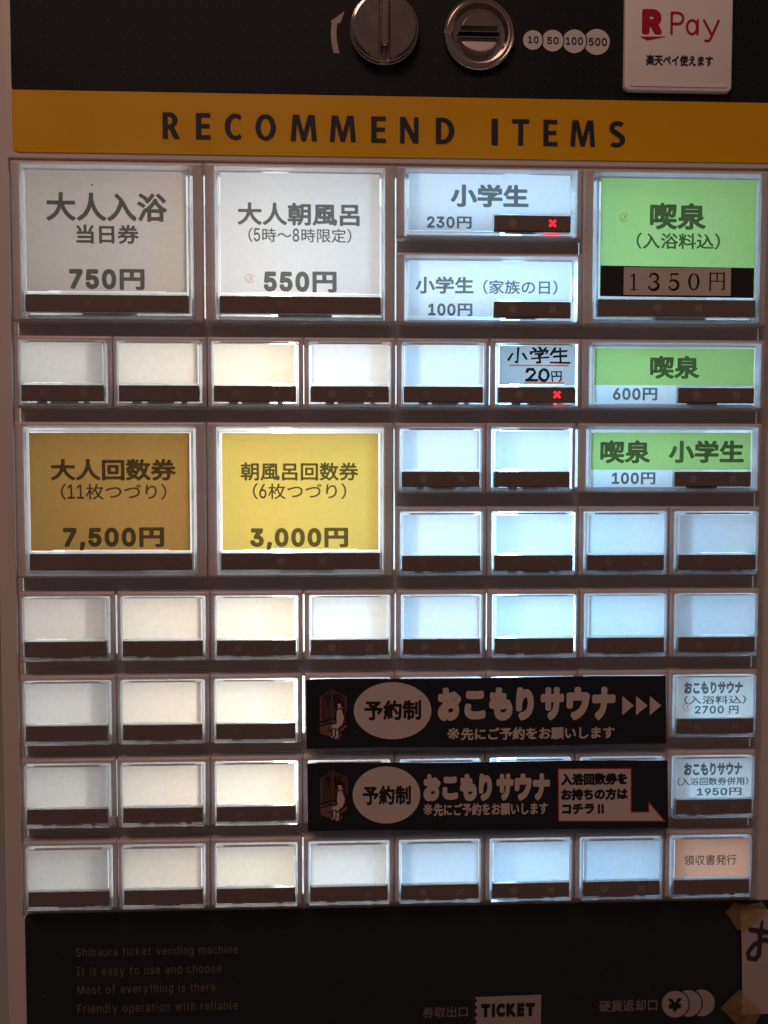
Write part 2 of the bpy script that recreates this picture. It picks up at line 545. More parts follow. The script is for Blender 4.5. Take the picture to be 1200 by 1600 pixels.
def sign_letters(t=.205):
    """bold humanist capitals with square ends, as outlines (counter-clockwise solid, clockwise hole)"""
    R_ = lambda x0, y0, x1, y1: [(x0, y0), (x1, y0), (x1, y1), (x0, y1)]
    G = {}
    G['I'] = [R_(0, 0, t * 1.15, 1)]
    G['E'] = [[(0, 0), (.56, 0), (.56, .16), (t, .16), (t, .43), (.52, .43), (.52, .58), (t, .58), (t, .84), (.55, .84), (.55, 1), (0, 1)]]
    G['T'] = [[(.25, 0), (.25 + t, 0), (.25 + t, .84), (.70, .84), (.70, 1), (0, 1), (0, .84), (.25, .84)]]
    G['N'] = [[(0, 0), (t * .9, 0), (t * .9, .62), (.52, 0), (.73, 0), (.73, 1), (.73 - t * .9, 1), (.73 - t * .9, .38), (.21, 1), (0, 1)]]
    G['M'] = [[(0, 0), (.19, 0), (.235, .66), (.41, 0), (.57, 0), (.745, .66), (.79, 0), (.98, 0), (.90, 1), (.66, 1), (.49, .36), (.32, 1), (.08, 1)]]
    G['O'] = [_ell(.41, .5, .41, .515, 0, 360, 40), _ell(.41, .5, .195, .36, 360, 0, 40)]
    G['D'] = [[(0, 0), (.26, 0)] + _ell(.26, .5, .45, .5, -90, 90, 20) + [(0, 1)], [(t, .16), (t, .84), (.26, .84)] + _ell(.26, .5, .235, .34, 90, -90, 20)]
    G['C'] = [_ell(.42, .5, .42, .515, 56, 304, 30) + [(.60, .26)] + _ell(.44, .5, .225, .36, 298, 62, 26) + [(.60, .74)]]
    G['R'] = [[(0, 0), (t, 0), (t, .38), (.26, .38), (.44, 0), (.69, 0), (.46, .44)] + _ell(.30, .71, .29, .29, -55, 90, 16) + [(0, 1)],
              [(t, .54), (t, .85), (.27, .85)] + _ell(.27, .695, .115, .155, 90, -90, 12)]
    # S from a centre line of two bowls
    cl = _ell(.31, .735, .215, .185, 40, 250, 16) + _ell(.27, .275, .225, .195, 62, -138, 18)
    L_, Rr = [], []
    for k, p in enumerate(cl):
        q0, q1 = cl[max(k - 1, 0)], cl[min(k + 1, len(cl) - 1)]
        dx, dy = q1[0] - q0[0], q1[1] - q0[1]
        l = math.hypot(dx, dy) or 1
        w = .085 + .018 * math.exp(-((k - len(cl) / 2) / 5.0) ** 2)
        L_.append((p[0] - dy / l * w, p[1] + dx / l * w)); Rr.append((p[0] + dy / l * w, p[1] - dx / l * w))
    G['S'] = [(Rr + L_[::-1])]
    for ch, loops in G.items():
        out = []
        for lp in loops:
            P_ = np.array(lp, float)
            out.append(np.hstack([P_, np.roll(P_, -1, 0)]))
        _segs[(ch, 'sign')] = np.vstack(out)


sign_letters()


def field_segs(S, xs, ys):
    X, Y = np.meshgrid(xs, ys)
    P_ = np.stack([X.ravel(), Y.ravel()], 1)
    d2 = np.full(len(P_), 9.0)
    wn = np.zeros(len(P_), int)
    for x0, y0, x1, y1 in S:
        ex, ey = x1 - x0, y1 - y0
        L2 = ex * ex + ey * ey
        if L2 < 1e-14:
            continue
        px, py = P_[:, 0] - x0, P_[:, 1] - y0
        t = np.clip((px * ex + py * ey) / L2, 0, 1)
        d2 = np.minimum(d2, (px - t * ex) ** 2 + (py - t * ey) ** 2)
        cr = ex * py - ey * px
        wn += ((y0 <= P_[:, 1]) & (y1 > P_[:, 1]) & (cr > 0)).astype(int)
        wn -= ((y0 > P_[:, 1]) & (y1 <= P_[:, 1]) & (cr < 0)).astype(int)
    d = np.sqrt(d2)
    return np.where(wn != 0, -d, d).reshape(X.shape)


def field_strokes(strokes, xs, ys):
    """strokes: lists of (x, y, r); union of tapered round strokes"""
    X, Y = np.meshgrid(xs, ys)
    D = np.full(X.shape, 9.0)
    for st in strokes:
        for (x0, y0, r0), (x1, y1, r1) in zip(st[:-1], st[1:]):
            ex, ey = x1 - x0, y1 - y0
            L2 = max(ex * ex + ey * ey, 1e-12)
            t = np.clip(((X - x0) * ex + (Y - y0) * ey) / L2, 0, 1)
            D = np.minimum(D, np.hypot(X - x0 - t * ex, Y - y0 - t * ey) - (r0 + t * (r1 - r0)))
    return D


def fill_field(F, xs, ys):
    """flat faces covering F<0 (marching squares, full cells merged in runs)"""
    V, Fc = [], []
    ins = F < 0
    full = ins[:-1, :-1] & ins[1:, :-1] & ins[:-1, 1:] & ins[1:, 1:]
    anyi = ins[:-1, :-1] | ins[1:, :-1] | ins[:-1, 1:] | ins[1:, 1:]
    for j in range(full.shape[0]):
        row = full[j]
        i = 0
        while i < len(row):
            if row[i]:
                k = i
                while k < len(row) and row[k]:
                    k += 1
                b = len(V)
                V += [(xs[i], ys[j]), (xs[k], ys[j]), (xs[k], ys[j + 1]), (xs[i], ys[j + 1])]
                Fc.append((b, b + 1, b + 2, b + 3))
                i = k
            else:
                i += 1
    for j, i in zip(*np.nonzero(anyi & ~full)):
        c = [(xs[i], ys[j], F[j, i]), (xs[i + 1], ys[j], F[j, i + 1]), (xs[i + 1], ys[j + 1], F[j + 1, i + 1]), (xs[i], ys[j + 1], F[j + 1, i])]
        pts = []
        for a in range(4):
            p, q = c[a], c[(a + 1) % 4]
            if p[2] < 0:
                pts.append((p[0], p[1]))
            if (p[2] < 0) != (q[2] < 0):
                t = p[2] / (p[2] - q[2])
                pts.append((p[0] + t * (q[0] - p[0]), p[1] + t * (q[1] - p[1])))
        if len(pts) >= 3:
            b = len(V)
            V += pts
            Fc.append(tuple(range(b, b + len(pts))))
    return V, Fc


def glyph(ch, bold, font, res):
    k = (ch, bold, font, res)
    if k not in _field:
        S = segs(ch, font)
        if len(S) == 0:
            _field[k] = ([], [], 0, 0)
        else:
            x0, x1 = S[:, [0, 2]].min() - bold - .03, S[:, [0, 2]].max() + bold + .03
            y0, y1 = S[:, [1, 3]].min() - bold - .03, S[:, [1, 3]].max() + bold + .03
            xs = np.arange(x0, x1 + 1 / res, 1 / res); ys = np.arange(y0, y1 + 1 / res, 1 / res)
            V, Fc = fill_field(field_segs(S, xs, ys) - bold, xs, ys)
            _field[k] = (V, Fc, S[:, [0, 2]].min() - bold, S[:, [0, 2]].max() + bold)
    return _field[k]


def text(mb, s, box, y, mat, bold=0.03, font='inter', res=44, gap=0.1, space=0.3):
    """lettering whose ink fills the pixel box (px0, py0, px1, py1) on the plane Y=y"""
    X0, Z0, X1, Z1 = rect(*box, y)
    V, Fc, pen = [], [], 0.0
    mixed = any(ord(c) > 0x2000 for c in s) and any(c.isdigit() for c in s)
    if mixed:                                     # figures as tall as the characters beside them
        w0 = np.array([p for c in s if ord(c) > 0x2FFF and c not in '（）' for p in glyph(c, bold, font, res)[0]])
        lo_, hi_ = w0[:, 1].min(), w0[:, 1].max()
        d0 = np.array(glyph('0', bold, font, res)[0])
        ky = (hi_ - lo_) * .96 / (d0[:, 1].max() - d0[:, 1].min())
        oy = lo_ + (hi_ - lo_) * .03 - d0[:, 1].min() * ky
        kx = ky * (.70 if '（' in s else .80)
    for ch in s:
        if ch == ' ':
            pen += space; continue
        if ch == '\u3000':
            pen += 1.0; continue
        v, f, a, b = glyph(ch, bold, font, res)
        wide = ord(ch) > 0x2000
        k = len(V)
        if mixed and not wide:
            V += [((p[0] - a) * kx + pen + .03, p[1] * ky + oy) for p in v]
            pen += (b - a) * kx + gap
        else:
            off = pen if wide else pen - a
            if ch == '（':
                off = pen - .35
            V += [(p[0] + off, p[1]) for p in v]
            pen += (.65 if ch in '（）' else 1.0) if wide else (b - a + gap)
        Fc += [tuple(k + q for q in g) for g in f]
    A = np.array(V)
    lo, hi = A.min(0), A.max(0)
    A = (A - lo) / (hi - lo)
    mb.add([(X0 + p[0] * (X1 - X0), y, Z0 + p[1] * (Z1 - Z0)) for p in A], Fc, mat)


def strokes(mb, sts, box, y, mat, res=90, aspect=None):
    """hand lettering: strokes given in the unit box (y up), radii in units of the box height"""
    X0, Z0, X1, Z1 = rect(*box, y)
    asp = (X1 - X0) / (Z1 - Z0)
    rn = random.Random(len(sts))
    wb = .035 if mat is M_INKBLK else 0
    S = [[(p[0] * asp + rn.uniform(-wb, wb), p[1] + rn.uniform(-wb, wb), p[2] * (1 + rn.uniform(-6, 6) * wb)) for p in st] for st in sts]
    m = max(p[2] for st in S for p in st) + .05
    xs = np.arange(-m, asp + m + 1 / res, 1 / res); ys = np.arange(-m, 1 + m + 1 / res, 1 / res)
    V, Fc = fill_field(field_strokes(S, xs, ys), xs, ys)
    h = Z1 - Z0
    mb.add([(X0 + p[0] * h, y, Z0 + p[1] * h) for p in V], Fc, mat)


def field_shape(mb, fn, box, y, mat, n=110):
    """fn(X, Y) signed distance in photograph pixels -> flat faces on plane y"""
    px0, py0, px1, py1 = box
    xs = np.linspace(px0, px1, n); ys = np.linspace(py0, py1, max(8, int(n * (py1 - py0) / (px1 - px0))))
    X, Y = np.meshgrid(xs, ys)
    V, Fc = fill_field(fn(X, Y), xs, ys)
    mb.add([(lambda q: (q[0], y, q[1]))(at(p[0], p[1], y)) for p in V], Fc, mat)


def arc(cx, cy, rx, ry, a0, a1, r, n=14, r1=None, mid=None):
    out = []
    for k in range(n + 1):
        t = k / n
        a = math.radians(a0 + (a1 - a0) * t)
        w = r if r1 is None else r + (r1 - r) * t
        if mid is not None:
            w = r + (mid - r) * math.sin(math.pi * t)
        out.append((cx + rx * math.cos(a), cy + ry * math.sin(a), w))
    return out


# ------------------------------------------------------------------ depths (Y, metres; smaller is nearer the camera)
Y_PLATE = 0.0048          # cabinet face
Y_SHEET = 0.0044          # printed sheets stuck on it
Y_PRINT = 0.0042
Y_CARD = -0.0022
Y_STRIP = -0.0025
Y_BAR = 0.0056            # bars between the button rows
Y_BACK = 0.0075           # rear edge of bezels and bars
Y_BOX = 0.078             # rear wall of the light box

# ------------------------------------------------------------------ the machine
XL = at(5, 1500, Y_PLATE)[0]
XR = at(1272, 800, Y_PLATE)[0]
ZT, ZB = 0.36, -0.36
machine = empty('ticket_machine', (0, 0.15, ZB))
tag(machine, 'beige ticket vending machine front with rows of backlit push buttons under a yellow band', 'vending machine')

# opening of the front plate
OX0, OZ0, OX1, OZ1 = at(13, 300, Y_PLATE)[0], at(600, 1425, Y_PLATE)[1], at(1206, 400, Y_PLATE)[0], at(600, 254, Y_PLATE)[1]
mb = MB()
# face with a window, returning into the cabinet; outer edge rounded
outer = [rr(XL, ZB, XR, ZT, 0.006, 3, 0.33), rr(XL, ZB, XR, ZT, 0.006, 3, Y_PLATE + 0.004),
         rr(XL + .0012, ZB + .0012, XR - .0012, ZT - .0012, 0.005, 3, Y_PLATE + 0.0012),
         rr(XL + .004, ZB + .004, XR - .004, ZT - .004, 0.004, 3, Y_PLATE)]
inner = [rr(OX0, OZ0, OX1, OZ1, 0.0006, 3, Y_PLATE), rr(OX0 + .0004, OZ0 + .0004, OX1 - .0004, OZ1 - .0004, 0.0006, 3, Y_PLATE + .0006),
         rr(OX0 + .0004, OZ0 + .0004, OX1 - .0004, OZ1 - .0004, 0.0006, 3, Y_BACK + .001)]
mb.loft(outer + inner, M_BEIGE, cap0=True)
mb.build('cabinet', machine)

# light box with two fluorescent tubes
mb = MB()
bx0, bx1, bz0, bz1 = OX0 - .004, OX1 + .004, OZ0 - .004, OZ1 + .004
q = [(bx0, bz0), (bx1, bz0), (bx1, bz1), (bx0, bz1)]
mb.add([(x, Y_BACK + .0012, z) for x, z in q] + [(x, Y_BOX, z) for x, z in q],
       [(0, 1, 5, 4), (1, 2, 6, 5), (2, 3, 7, 6), (3, 0, 4, 7), (4, 5, 6, 7)], M_LIGHTBOX)
mb.build('light_box', machine)
TUBES = [((at(425, 800, 0)[0]), (1.0, 0.93, 0.82), 15.5), ((at(835, 800, 0)[0]), (0.34, 0.68, 1.0), 19.5)]
for tx, tcol, tst in TUBES:
    mb = MB()
    tz0, tz1 = OZ0 + .012, OZ1 - .010
    lo = []
    for z in (tz0, tz1):
        lo.append([(tx + .0045 * math.cos(2 * math.pi * k / 16), .056 + .0045 * math.sin(2 * math.pi * k / 16), z) for k in range(16)])
    mb.loft(lo, emit('tube_light', tcol, tst), True, True)
    tube = mb.build('lamp_tube', machine)
    mb = MB()
    for za, zb in ((tz0 - .010, tz0 - .0002), (tz1 + .0002, tz1 + .008)):
        mb.loft([[(tx + .0052 * math.cos(2 * math.pi * k / 16), .056 + .0052 * math.sin(2 * math.pi * k / 16), z) for k in range(16)] for z in (za, zb)], M_SATIN, True, True)
    mb.build('tube_socket', tube)

# ------------------------------------------------------------------ button grid
MEAS = {0: {0: 15, 2: 318, 4: 618.5, 6: 912, 8: 1203},
        2: {0: 23, 1: 175, 2: 323, 3: 474, 4: 619, 5: 766, 6: 909, 8: 1197},
        3: {0: 22, 2: 322, 4: 616, 5: 760, 6: 902, 8: 1192},
        4: {4: 615.5, 5: 761, 6: 905, 7: 1047, 8: 1189.5},
        5: {0: 28, 1: 180, 2: 328, 3: 474, 4: 618, 5: 761, 6: 906, 7: 1047, 8: 1188},
        6: {0: 30, 1: 181, 2: 327, 3: 474, 4: 617, 5: 760, 6: 903, 7: 1045, 8: 1186},
        7: {0: 32, 1: 181, 2: 328, 3: 473, 4: 617, 5: 758, 6: 899, 7: 1043, 8: 1183},
        8: {0: 34, 1: 183, 2: 328, 3: 473, 4: 616, 5: 758, 6: 899, 7: 1040, 8: 1179}}
TOPS = {0: 257, 1: 392.5, 2: 528, 3: 661.5, 4: 792, 5: 922, 6: 1051, 7: 1179, 8: 1306}
GAPS = {(0, 2): .5, (0, 4): .55, (2, 4): .5, (2, 5): .28, (2, 3): .18, (2, 2): .1, (3, 6): 1.0, (3, 4): .35, (4, 4): .9,
        (5, 1): .6, (5, 3): .5, (5, 4): .5, (5, 5): .2, (6, 3): .9, (7, 1): .3, (8, 3): .55, (8, 1): .15, (1, 4): .5}
MOD_H = 0.0272


def row_z(r):
    return -(r - 4) * PITCH_Z


def col_x(r, c):
    r2 = 0 if r == 1 else r
    px = MEAS[r2].get(c)
    if px is None:
        return (c - 4) * PITCH_X
    py = TOPS[r]
    return at(px, py, 0)[0]


# bars between rows
def bar(c0, c1, r, lo=None):
    """cover bar in the gap above row r, from column c0 to c1"""
    x0 = col_x(max(r - 1, 0) if r - 1 in MEAS or r - 1 == 1 else r, c0) if c0 else -.1438
    x1 = col_x(r, c1) if c1 < 8 else .1437
    return x0, x1, row_z(r) - .0022, row_z(r) + (PITCH_Z - MOD_H) + .0022


bars = MB()
for c0, c1, r in ((0, 8, 2), (4, 6, 1), (0, 8, 3), (4, 8, 4), (0, 8, 5), (0, 8, 6), (0, 8, 7), (0, 8, 8)):
    x0, x1, z0, z1 = bar(c0, c1, r)
    xa = x0 + (.0006 if c0 else 0)
    xb = x1 - (.0006 if c1 < 8 else 0)
    b = MB()
    b.box(xa, xb, Y_BAR, Y_BACK - .0003, z0, z1, M_BEZEL)
    b.build('row_bar', machine)
b = MB()                                       # strip along the top and the foot of the button field
b.box(OX0 + .0006, OX1 - .0006, Y_BAR, Y_BACK - .0003, row_z(0) - .003, OZ1 - .0006, M_BEZEL)
b.build('row_bar', machine)
b = MB()
b.box(OX0 + .0006, OX1 - .0006, Y_BAR, Y_BACK - .0003, OZ0 + .0006, row_z(8) - MOD_H + .002, M_BEZEL)
b.build('row_bar', machine)
for xa, xb in ((OX0 + .0006, -.14435), (.14425, OX1 - .0006)):      # side strips; small light gaps stay at the ends of the bars
    if xb - xa > .0004:
        b = MB()
        b.box(xa, xb, Y_BAR + .0001, Y_BACK - .0004, OZ0 + .003, OZ1 - .003, M_BEZEL)
        b.build('side_strip', machine)


def x_mark(mb, cx, cz, r, y, mat):
    w = r * 0.30
    for s in (1, -1):
        a = math.radians(45 * s)
        ux, uz = math.cos(a), math.sin(a)
        vx, vz = -uz, ux
        if s == 1:
            pts = [(cx + ux * p * r + vx * q_ * w, cz + uz * p * r + vz * q_ * w) for p, q_ in ((-1, -1), (1, -1), (1, 1), (-1, 1))]
            mb.poly(pts, y, mat)
        else:
            for t0, t1 in ((-1, -w / r), (w / r, 1)):
                pts = [(cx + ux * p * r + vx * q_ * w, cz + uz * p * r + vz * q_ * w) for p, q_ in ((t0, -1), (t1, -1), (t1, 1), (t0, 1))]
                mb.poly(pts, y, mat)


def button(c0, c1, r0, rows=1, kind='small', card='white', label=None, lit=False, marks=True, lower=None, split_px=None, cardbox=None):
    """one illuminated push button; kind: small, big (two rows high) or wide (strip on the right half)"""
    gl = GAPS.get((r0, c0), .04) * .001 / 2
    gr = GAPS.get((r0, c1), .04) * .001 / 2
    x0, x1 = col_x(r0, c0) + gl, col_x(r0, c1) - gr
    z1 = row_z(r0)
    z0 = z1 - (rows - 1) * PITCH_Z - MOD_H
    root = empty('push_button', ((x0 + x1) / 2, 0, z0), machine)
    if label:
        root['label'] = label
    # opening in the bezel
    el, er = {'small': (.0019, .0018), 'big': (.0040, .0039), 'wide': (.0031, .0026)}[kind]
    ix0, ix1 = x0 + el, x1 - er
    it = z1 - {'small': .0019, 'big': .0018, 'wide': .0014}[kind]
    ib = z1 - {'small': .0265, 'big': .0584, 'wide': .0265}[kind]
    R = .0005
    j = (random.random() - .5) * .0006        # buttons sit at slightly different depths
    bz = MB()
    dl = .0013 if GAPS.get((r0, c0), 0) >= .15 and c0 else .0
    dr = .0013 if GAPS.get((r0, c1), 0) >= .15 and c1 < 8 else .0
    o_ = [rr(x0 + dl, z0, x1 - dr, z1, R, 2, Y_BAR - .0001), rr(x0, z0, x1, z1, R, 2, .0014 + j)]
    for k in (1, 2, 3, 4):
        a = math.radians(22.5 * k)
        e = .0009 * (1 - math.cos(a)); d = .0014 * (1 - math.sin(a))
        o_.append(rr(x0 + e, z0 + e, x1 - e, z1 - e, R, 2, d + j))
    i_ = [rr(ix0 - .0003, ib - .0003, ix1 + .0003, it + .0003, R, 2, j), rr(ix0, ib, ix1, it, R, 2, .0003 + j), rr(ix0, ib, ix1, it, R, 2, .0034)]
    bz.loft(o_ + i_, M_BEZEL)
    bz.build('bezel', root)
    # card and indicator strip rectangles
    if kind == 'small':
        cx0, cx1, ct, cb = x0 + .0030, x1 - .0030, z1 - (.0031 if r0 < 5 else .0023), z1 - .0180
        sx0, sx1, st, sb = x0 + .0029, x1 - .0029, z1 - .0188, z1 - .0246
    elif kind == 'big':
        cx0, cx1, ct, cb = x0 + .0062, x1 - .0060, z1 - .0043, z1 - .0488
        sx0, sx1, st, sb = x0 + .0057, x1 - .0056, z1 - .0500, z1 - .0562
    else:
        cx0, cx1, ct, cb = x0 + .0044, x1 - .0056, z1 - .0036, z1 - .0247
        sx0, sx1, st, sb = x0 + .0373, x1 - .0054, z1 - .0188, z1 - .0245
    h = it - ib
    w_ = sx1 - sx0
    # circuit board behind the strip keeps the light off it
    pb = MB()
    pb.box(sx0 - .0002, sx1 + .0002, -.0016, -.0004, sb - .0002, st - .0001, M_PCB)
    for f0, f1 in {'small': ((.18, .30), (.36, .70), (.77, .84)), 'big': ((.36, .70),), 'wide': ((.15, .55),)}[kind]:
        ff = random.uniform(-.03, .03)
        pb.box(sx0 + w_ * (f0 + ff), sx0 + w_ * (f1 + ff), -.0010, -.0004, sb - random.uniform(.0008, .0013), sb - .0002, M_PCB)
    pb.build('circuit_board', root)
    # clear cap, standing out of the bezel
    ac = MB()
    fy = -.0026 + j
    g = .00015
    X0, X1, ZA, ZB_ = ix0 + g, ix1 - g, ib + g, it - g
    if kind == 'wide':
        hx0, hx1, hz0, hz1 = cx0 - .0003, cx1 + .0003, cb - .0003, ct + .0003
    else:
        hx0, hx1, hz0, hz1 = min(cx0, sx0) - .0003, max(cx1, sx1) + .0003, sb - .0002, min(ct + .0003, ZB_ - .0003)
    ac.loft([rr(X0, ZA, X1, ZB_, .0004, 2, .0030), rr(X0, ZA, X1, ZB_, .0004, 2, fy + .0004),
             rr(X0 + .0003, ZA + .0003, X1 - .0003, ZB_ - .00025, .0004, 2, fy),
             rr(hx0, hz0, hx1, hz1, .0003, 2, fy), rr(hx0, hz0, hx1, hz1, .0003, 2, .0010)], M_ACRYL)
    ac.box((cx0 if kind != 'wide' else sx0 - .0006), cx1, fy + .0003, -.0012, st + .00005, st + .00065, M_ACRYL)
    if kind == 'wide':
        ac.box(sx0 - .0009, sx0 - .0002, fy + .0003, -.0012, sb, st + .0006, M_ACRYL)
    if kind == 'big':                         # second moulded step of the large caps
        ac.loft([rr(hx0 - .0008, hz0 - .0006, hx1 + .0008, hz1 + .0008, .0004, 2, fy - .00005), rr(hx0 - .0008, hz0 - .0006, hx1 + .0008, hz1 + .0008, .0004, 2, fy - .0003),
                 rr(hx0 - .0002, hz0 - .0001, hx1 + .0002, hz1 + .0002, .0003, 2, fy - .0003), rr(hx0 - .0002, hz0 - .0001, hx1 + .0002, hz1 + .0002, .0003, 2, fy - .00005)], M_ACRYL, closed=True)
    # moulded tabs along the rails
    tabs = ((.03, .13), (.41, .50), (.83, .90)) if kind == 'big' else ((.03, .17), (.45, .60), (.72, .78)) if kind == 'small' else ((.05, .3), (.62, .70))
    for xs_, xe_ in ((X0 + .0004, hx0 - .0001), (hx1 + .0001, X1 - .0004)):
        for f0, f1 in tabs:
            ff = random.uniform(-.03, .03)
            ac.box(xs_, xe_, fy - .0003, fy - .00003, it - h * (f1 + ff), it - h * (f0 + ff), M_ACRYL)
    # the lower part of the rails lies in front of the board's mounting
    if kind != 'wide':
        for xs_, xe_ in ((X0 + .0002, hx0 - .0001), (hx1 + .0001, X1 - .0002)):
            ac.box(xs_, xe_, .0032, .0040, ib + .0006, cb - .0012, M_FROST)
    ac.box(X0 + .0006, X1 - .0006, .0032, .0040, ib + .0003, sb - .0004, M_FROST)
    ac.build('clear_cap', root)
    # lip above the card that shades the top edge
    if kind == 'small':
        lp = MB()
        lp.box(ix0 + .0036, ix1 - .0036, fy - .0001, -.0012, ct + .00015, ct + (.0007 if r0 < 5 else .0003), M_BEZEL)
        lp.build('card_lip', root)
    # card
    cd = MB()
    m = CARD[card] if (label or lower) else random.choice(BLANK[card])
    dx_ = random.uniform(-.00012, .00012) if kind == 'small' else 0
    cx0, cx1, ct = cx0 + dx_, cx1 + dx_, ct + random.uniform(-.0001, .0001)
    if lower:
        zs = at((split_px[0]), split_px[1], Y_CARD)[1]
        cd.poly([(cx0, zs), (cx1, zs), (cx1, ct), (cx0, ct)], Y_CARD, m)
        cd.poly([(cx0, cb), (sx0 - .0009, cb), (sx0 - .0009, zs), (cx0, zs)], Y_CARD, CARD[lower])
        if zs > st + .0009:
            cd.poly([(sx0 - .0009, st + .0004), (cx1, st + .0004), (cx1, zs), (sx0 - .0009, zs)], Y_CARD, CARD[lower])
    elif kind == 'wide':
        cd.poly([(cx0, cb), (sx0 - .0009, cb), (sx0 - .0009, st + .0007), (cx1, st + .0007), (cx1, ct), (cx0, ct)], Y_CARD, m)
    else:
        # little notches at the lower corners, as the tray that holds the card has
        n_ = .0003
        w_ = (cx1 - cx0)
        cd.poly([(cx0, cb), (cx0 + w_ * .13, cb), (cx0 + w_ * .14, cb + n_), (cx1 - w_ * .14, cb + n_), (cx1 - w_ * .13, cb), (cx1, cb), (cx1, ct), (cx0, ct)], Y_CARD, m)
    cd.build('card', root)
    # indicator strip
    sp = MB()
    sp.loft([rr(sx0, sb, sx1, st, .0002, 2, -.0017), rr(sx0, sb, sx1, st, .0002, 2, Y_STRIP + .0001),
             rr(sx0 + .0001, sb + .0001, sx1 - .0001, st - .0001, .0002, 2, Y_STRIP)], M_STRIP, True, True)
    fcx = {'small': (.27, .76), 'big': (.375, .635), 'wide': (.24, .76)}[kind]
    mz = (st + sb) / 2
    mr = .00155
    if marks:
        vis = random.uniform(.25, 1.0)
        mm = MARKS[0] if vis > .66 else MARKS[1] if vis > .4 else MARKS[2]
        dot = [(p[0], p[2]) for p in circ(sx0 + (sx1 - sx0) * fcx[0], mz, mr, 0, 20)]
        sp.poly(dot, Y_STRIP - .00006, mm)
        if not lit:
            x_mark(sp, sx0 + (sx1 - sx0) * fcx[1], mz, mr * 1.15, Y_STRIP - .00006, mm)
    sp.build('indicator_strip', root)
    if lit:
        lm = MB()
        x_mark(lm, sx0 + (sx1 - sx0) * fcx[1], mz, mr * 1.08, Y_STRIP - .00008, M_RED)
        lx = sx0 + (sx1 - sx0) * fcx[1]                # added glowing bars imitate the cross's red spill in the clear edge
        lm.box(lx - .0032, lx + .0032, -.0009, -.0004, sb - .0010, sb - .0005, M_RED)
        lm.box(lx - .0012, lx + .0012, -.0009, -.0004, st + .0001, st + .0004, M_RED)
        lm.build('lit_cross', root)
    root['_rects'] = [cx0, cb, cx1, ct]
    return root


MARKS = [plastic("indicator_dim_a", (0.205, 0.205, 0.195), .4), plastic("indicator_dim_b", (0.185, 0.168, 0.155), .4), plastic("indicator_dim_c", (0.168, 0.143, 0.134), .4)]
YT = Y_CARD - .00012       # printed lettering on cards


def lettering(root, *lines, y=YT, name='lettering'):
    mb = MB()
    for ln in lines:
        mat = ln[2] if len(ln) > 2 else M_INK
        text(mb, ln[0], ln[1], y, mat, **(ln[3] if len(ln) > 3 else {}))
    return mb, root


def stamp(mb, px, py, r, y=YT):
    """small round red seal: a broken ring with a few strokes inside"""
    sts = [arc(.5, .5, .46, .46, 20, 330, .035, 20), arc(.42, .5, .2, .22, 200, 420, .03, 10), [(.62, .42, .06), (.68, .46, .06)], arc(.55, .6, .12, .1, 0, 160, .03, 6)]
    strokes(mb, sts, (px - r, py - r, px + r, py + r), y, M_STAMPRED, res=50)


# ---- row 1
b = button(0, 2, 0, 2, 'big', 'thick', 'large pale grey button priced 750 yen')
mb, _ = lettering(b, ('大人入浴', (72, 301, 261, 346)), ('当日券', (119, 351, 217, 381)), ('750円', (108, 420, 226, 453), M_INK, dict(bold=.042)))
strokes(mb, [[(.5, .5, .4), (.52, .5, .4)]], (142.6, 287, 145.6, 290), YT, M_INKBLK, res=30)
mb.build('lettering', b)
b = button(2, 4, 0, 2, 'big', 'paper', 'large white button priced 550 yen with a red stamp')
mb, _ = lettering(b, ('大人朝風呂', (371, 317, 562, 352.5)), ('（5時～8時限定）', (388, 356.5, 549, 379), M_INK, dict(bold=.012)), ('550円', (412, 424, 526, 457), M_INK, dict(bold=.042)))
stamp(mb, 390, 435, 7)
mb.build('lettering', b)
b = button(4, 6, 0, 1, 'wide', 'blue', 'wide pale blue button priced 230 yen with a lit red cross', lit=True)
lettering(b, ('小学生', (704, 288, 826, 324), M_INK, dict(bold=.04)), ('230円', (667, 338, 737, 357), M_INK, dict(bold=.03)))[0].build('lettering', b)
b = button(4, 6, 1, 1, 'wide', 'blue', 'wide pale blue button priced 100 yen below the 230 yen one')
lettering(b, ('小学生', (649, 432, 740, 459), M_INK, dict(bold=.03)), ('（家族の日）', (755, 437.6, 871, 460), M_INK, dict(bold=.015)), ('100円', (669, 474, 738, 494), M_INK, dict(bold=.03)))[0].build('lettering', b)
b = button(6, 8, 0, 2, 'big', 'green', 'large green button with a 1350 yen paper strip stuck over a black one')
mb, _ = lettering(b, ('喫泉', (1015.5, 317, 1103, 359), M_INK, dict(bold=.035)), ('（入浴料込）', (994.5, 364, 1125, 389.5), M_INK, dict(bold=.02)))
stamp(mb, 975, 340, 7)
mb.build('lettering', b)
pm = MB()
X0, Z0, X1, Z1 = rect(938, 416, 1178, 464, Y_CARD - .0003)
pm.add([(X0, Y_CARD - .0003, Z0), (X1, Y_CARD - .0003, Z0 - .0002), (X1, Y_CARD - .0003, Z1 - .0004), (X0, Y_CARD - .0003, Z1)], [(0, 1, 2, 3)], M_BLACKTAPE)
pm.build('black_strip', b)
pm = MB()
X0, Z0, X1, Z1 = rect(974.5, 418, 1142, 461.5, Y_CARD - .0006)
pm.add([(X0, Y_CARD - .0006, Z0), (X1, Y_CARD - .0006, Z0), (X1, Y_CARD - .0006, Z1), (X0, Y_CARD - .0006, Z1)], [(0, 1, 2, 3)], M_PAPER)
ps = pm.build('price_strip', b)
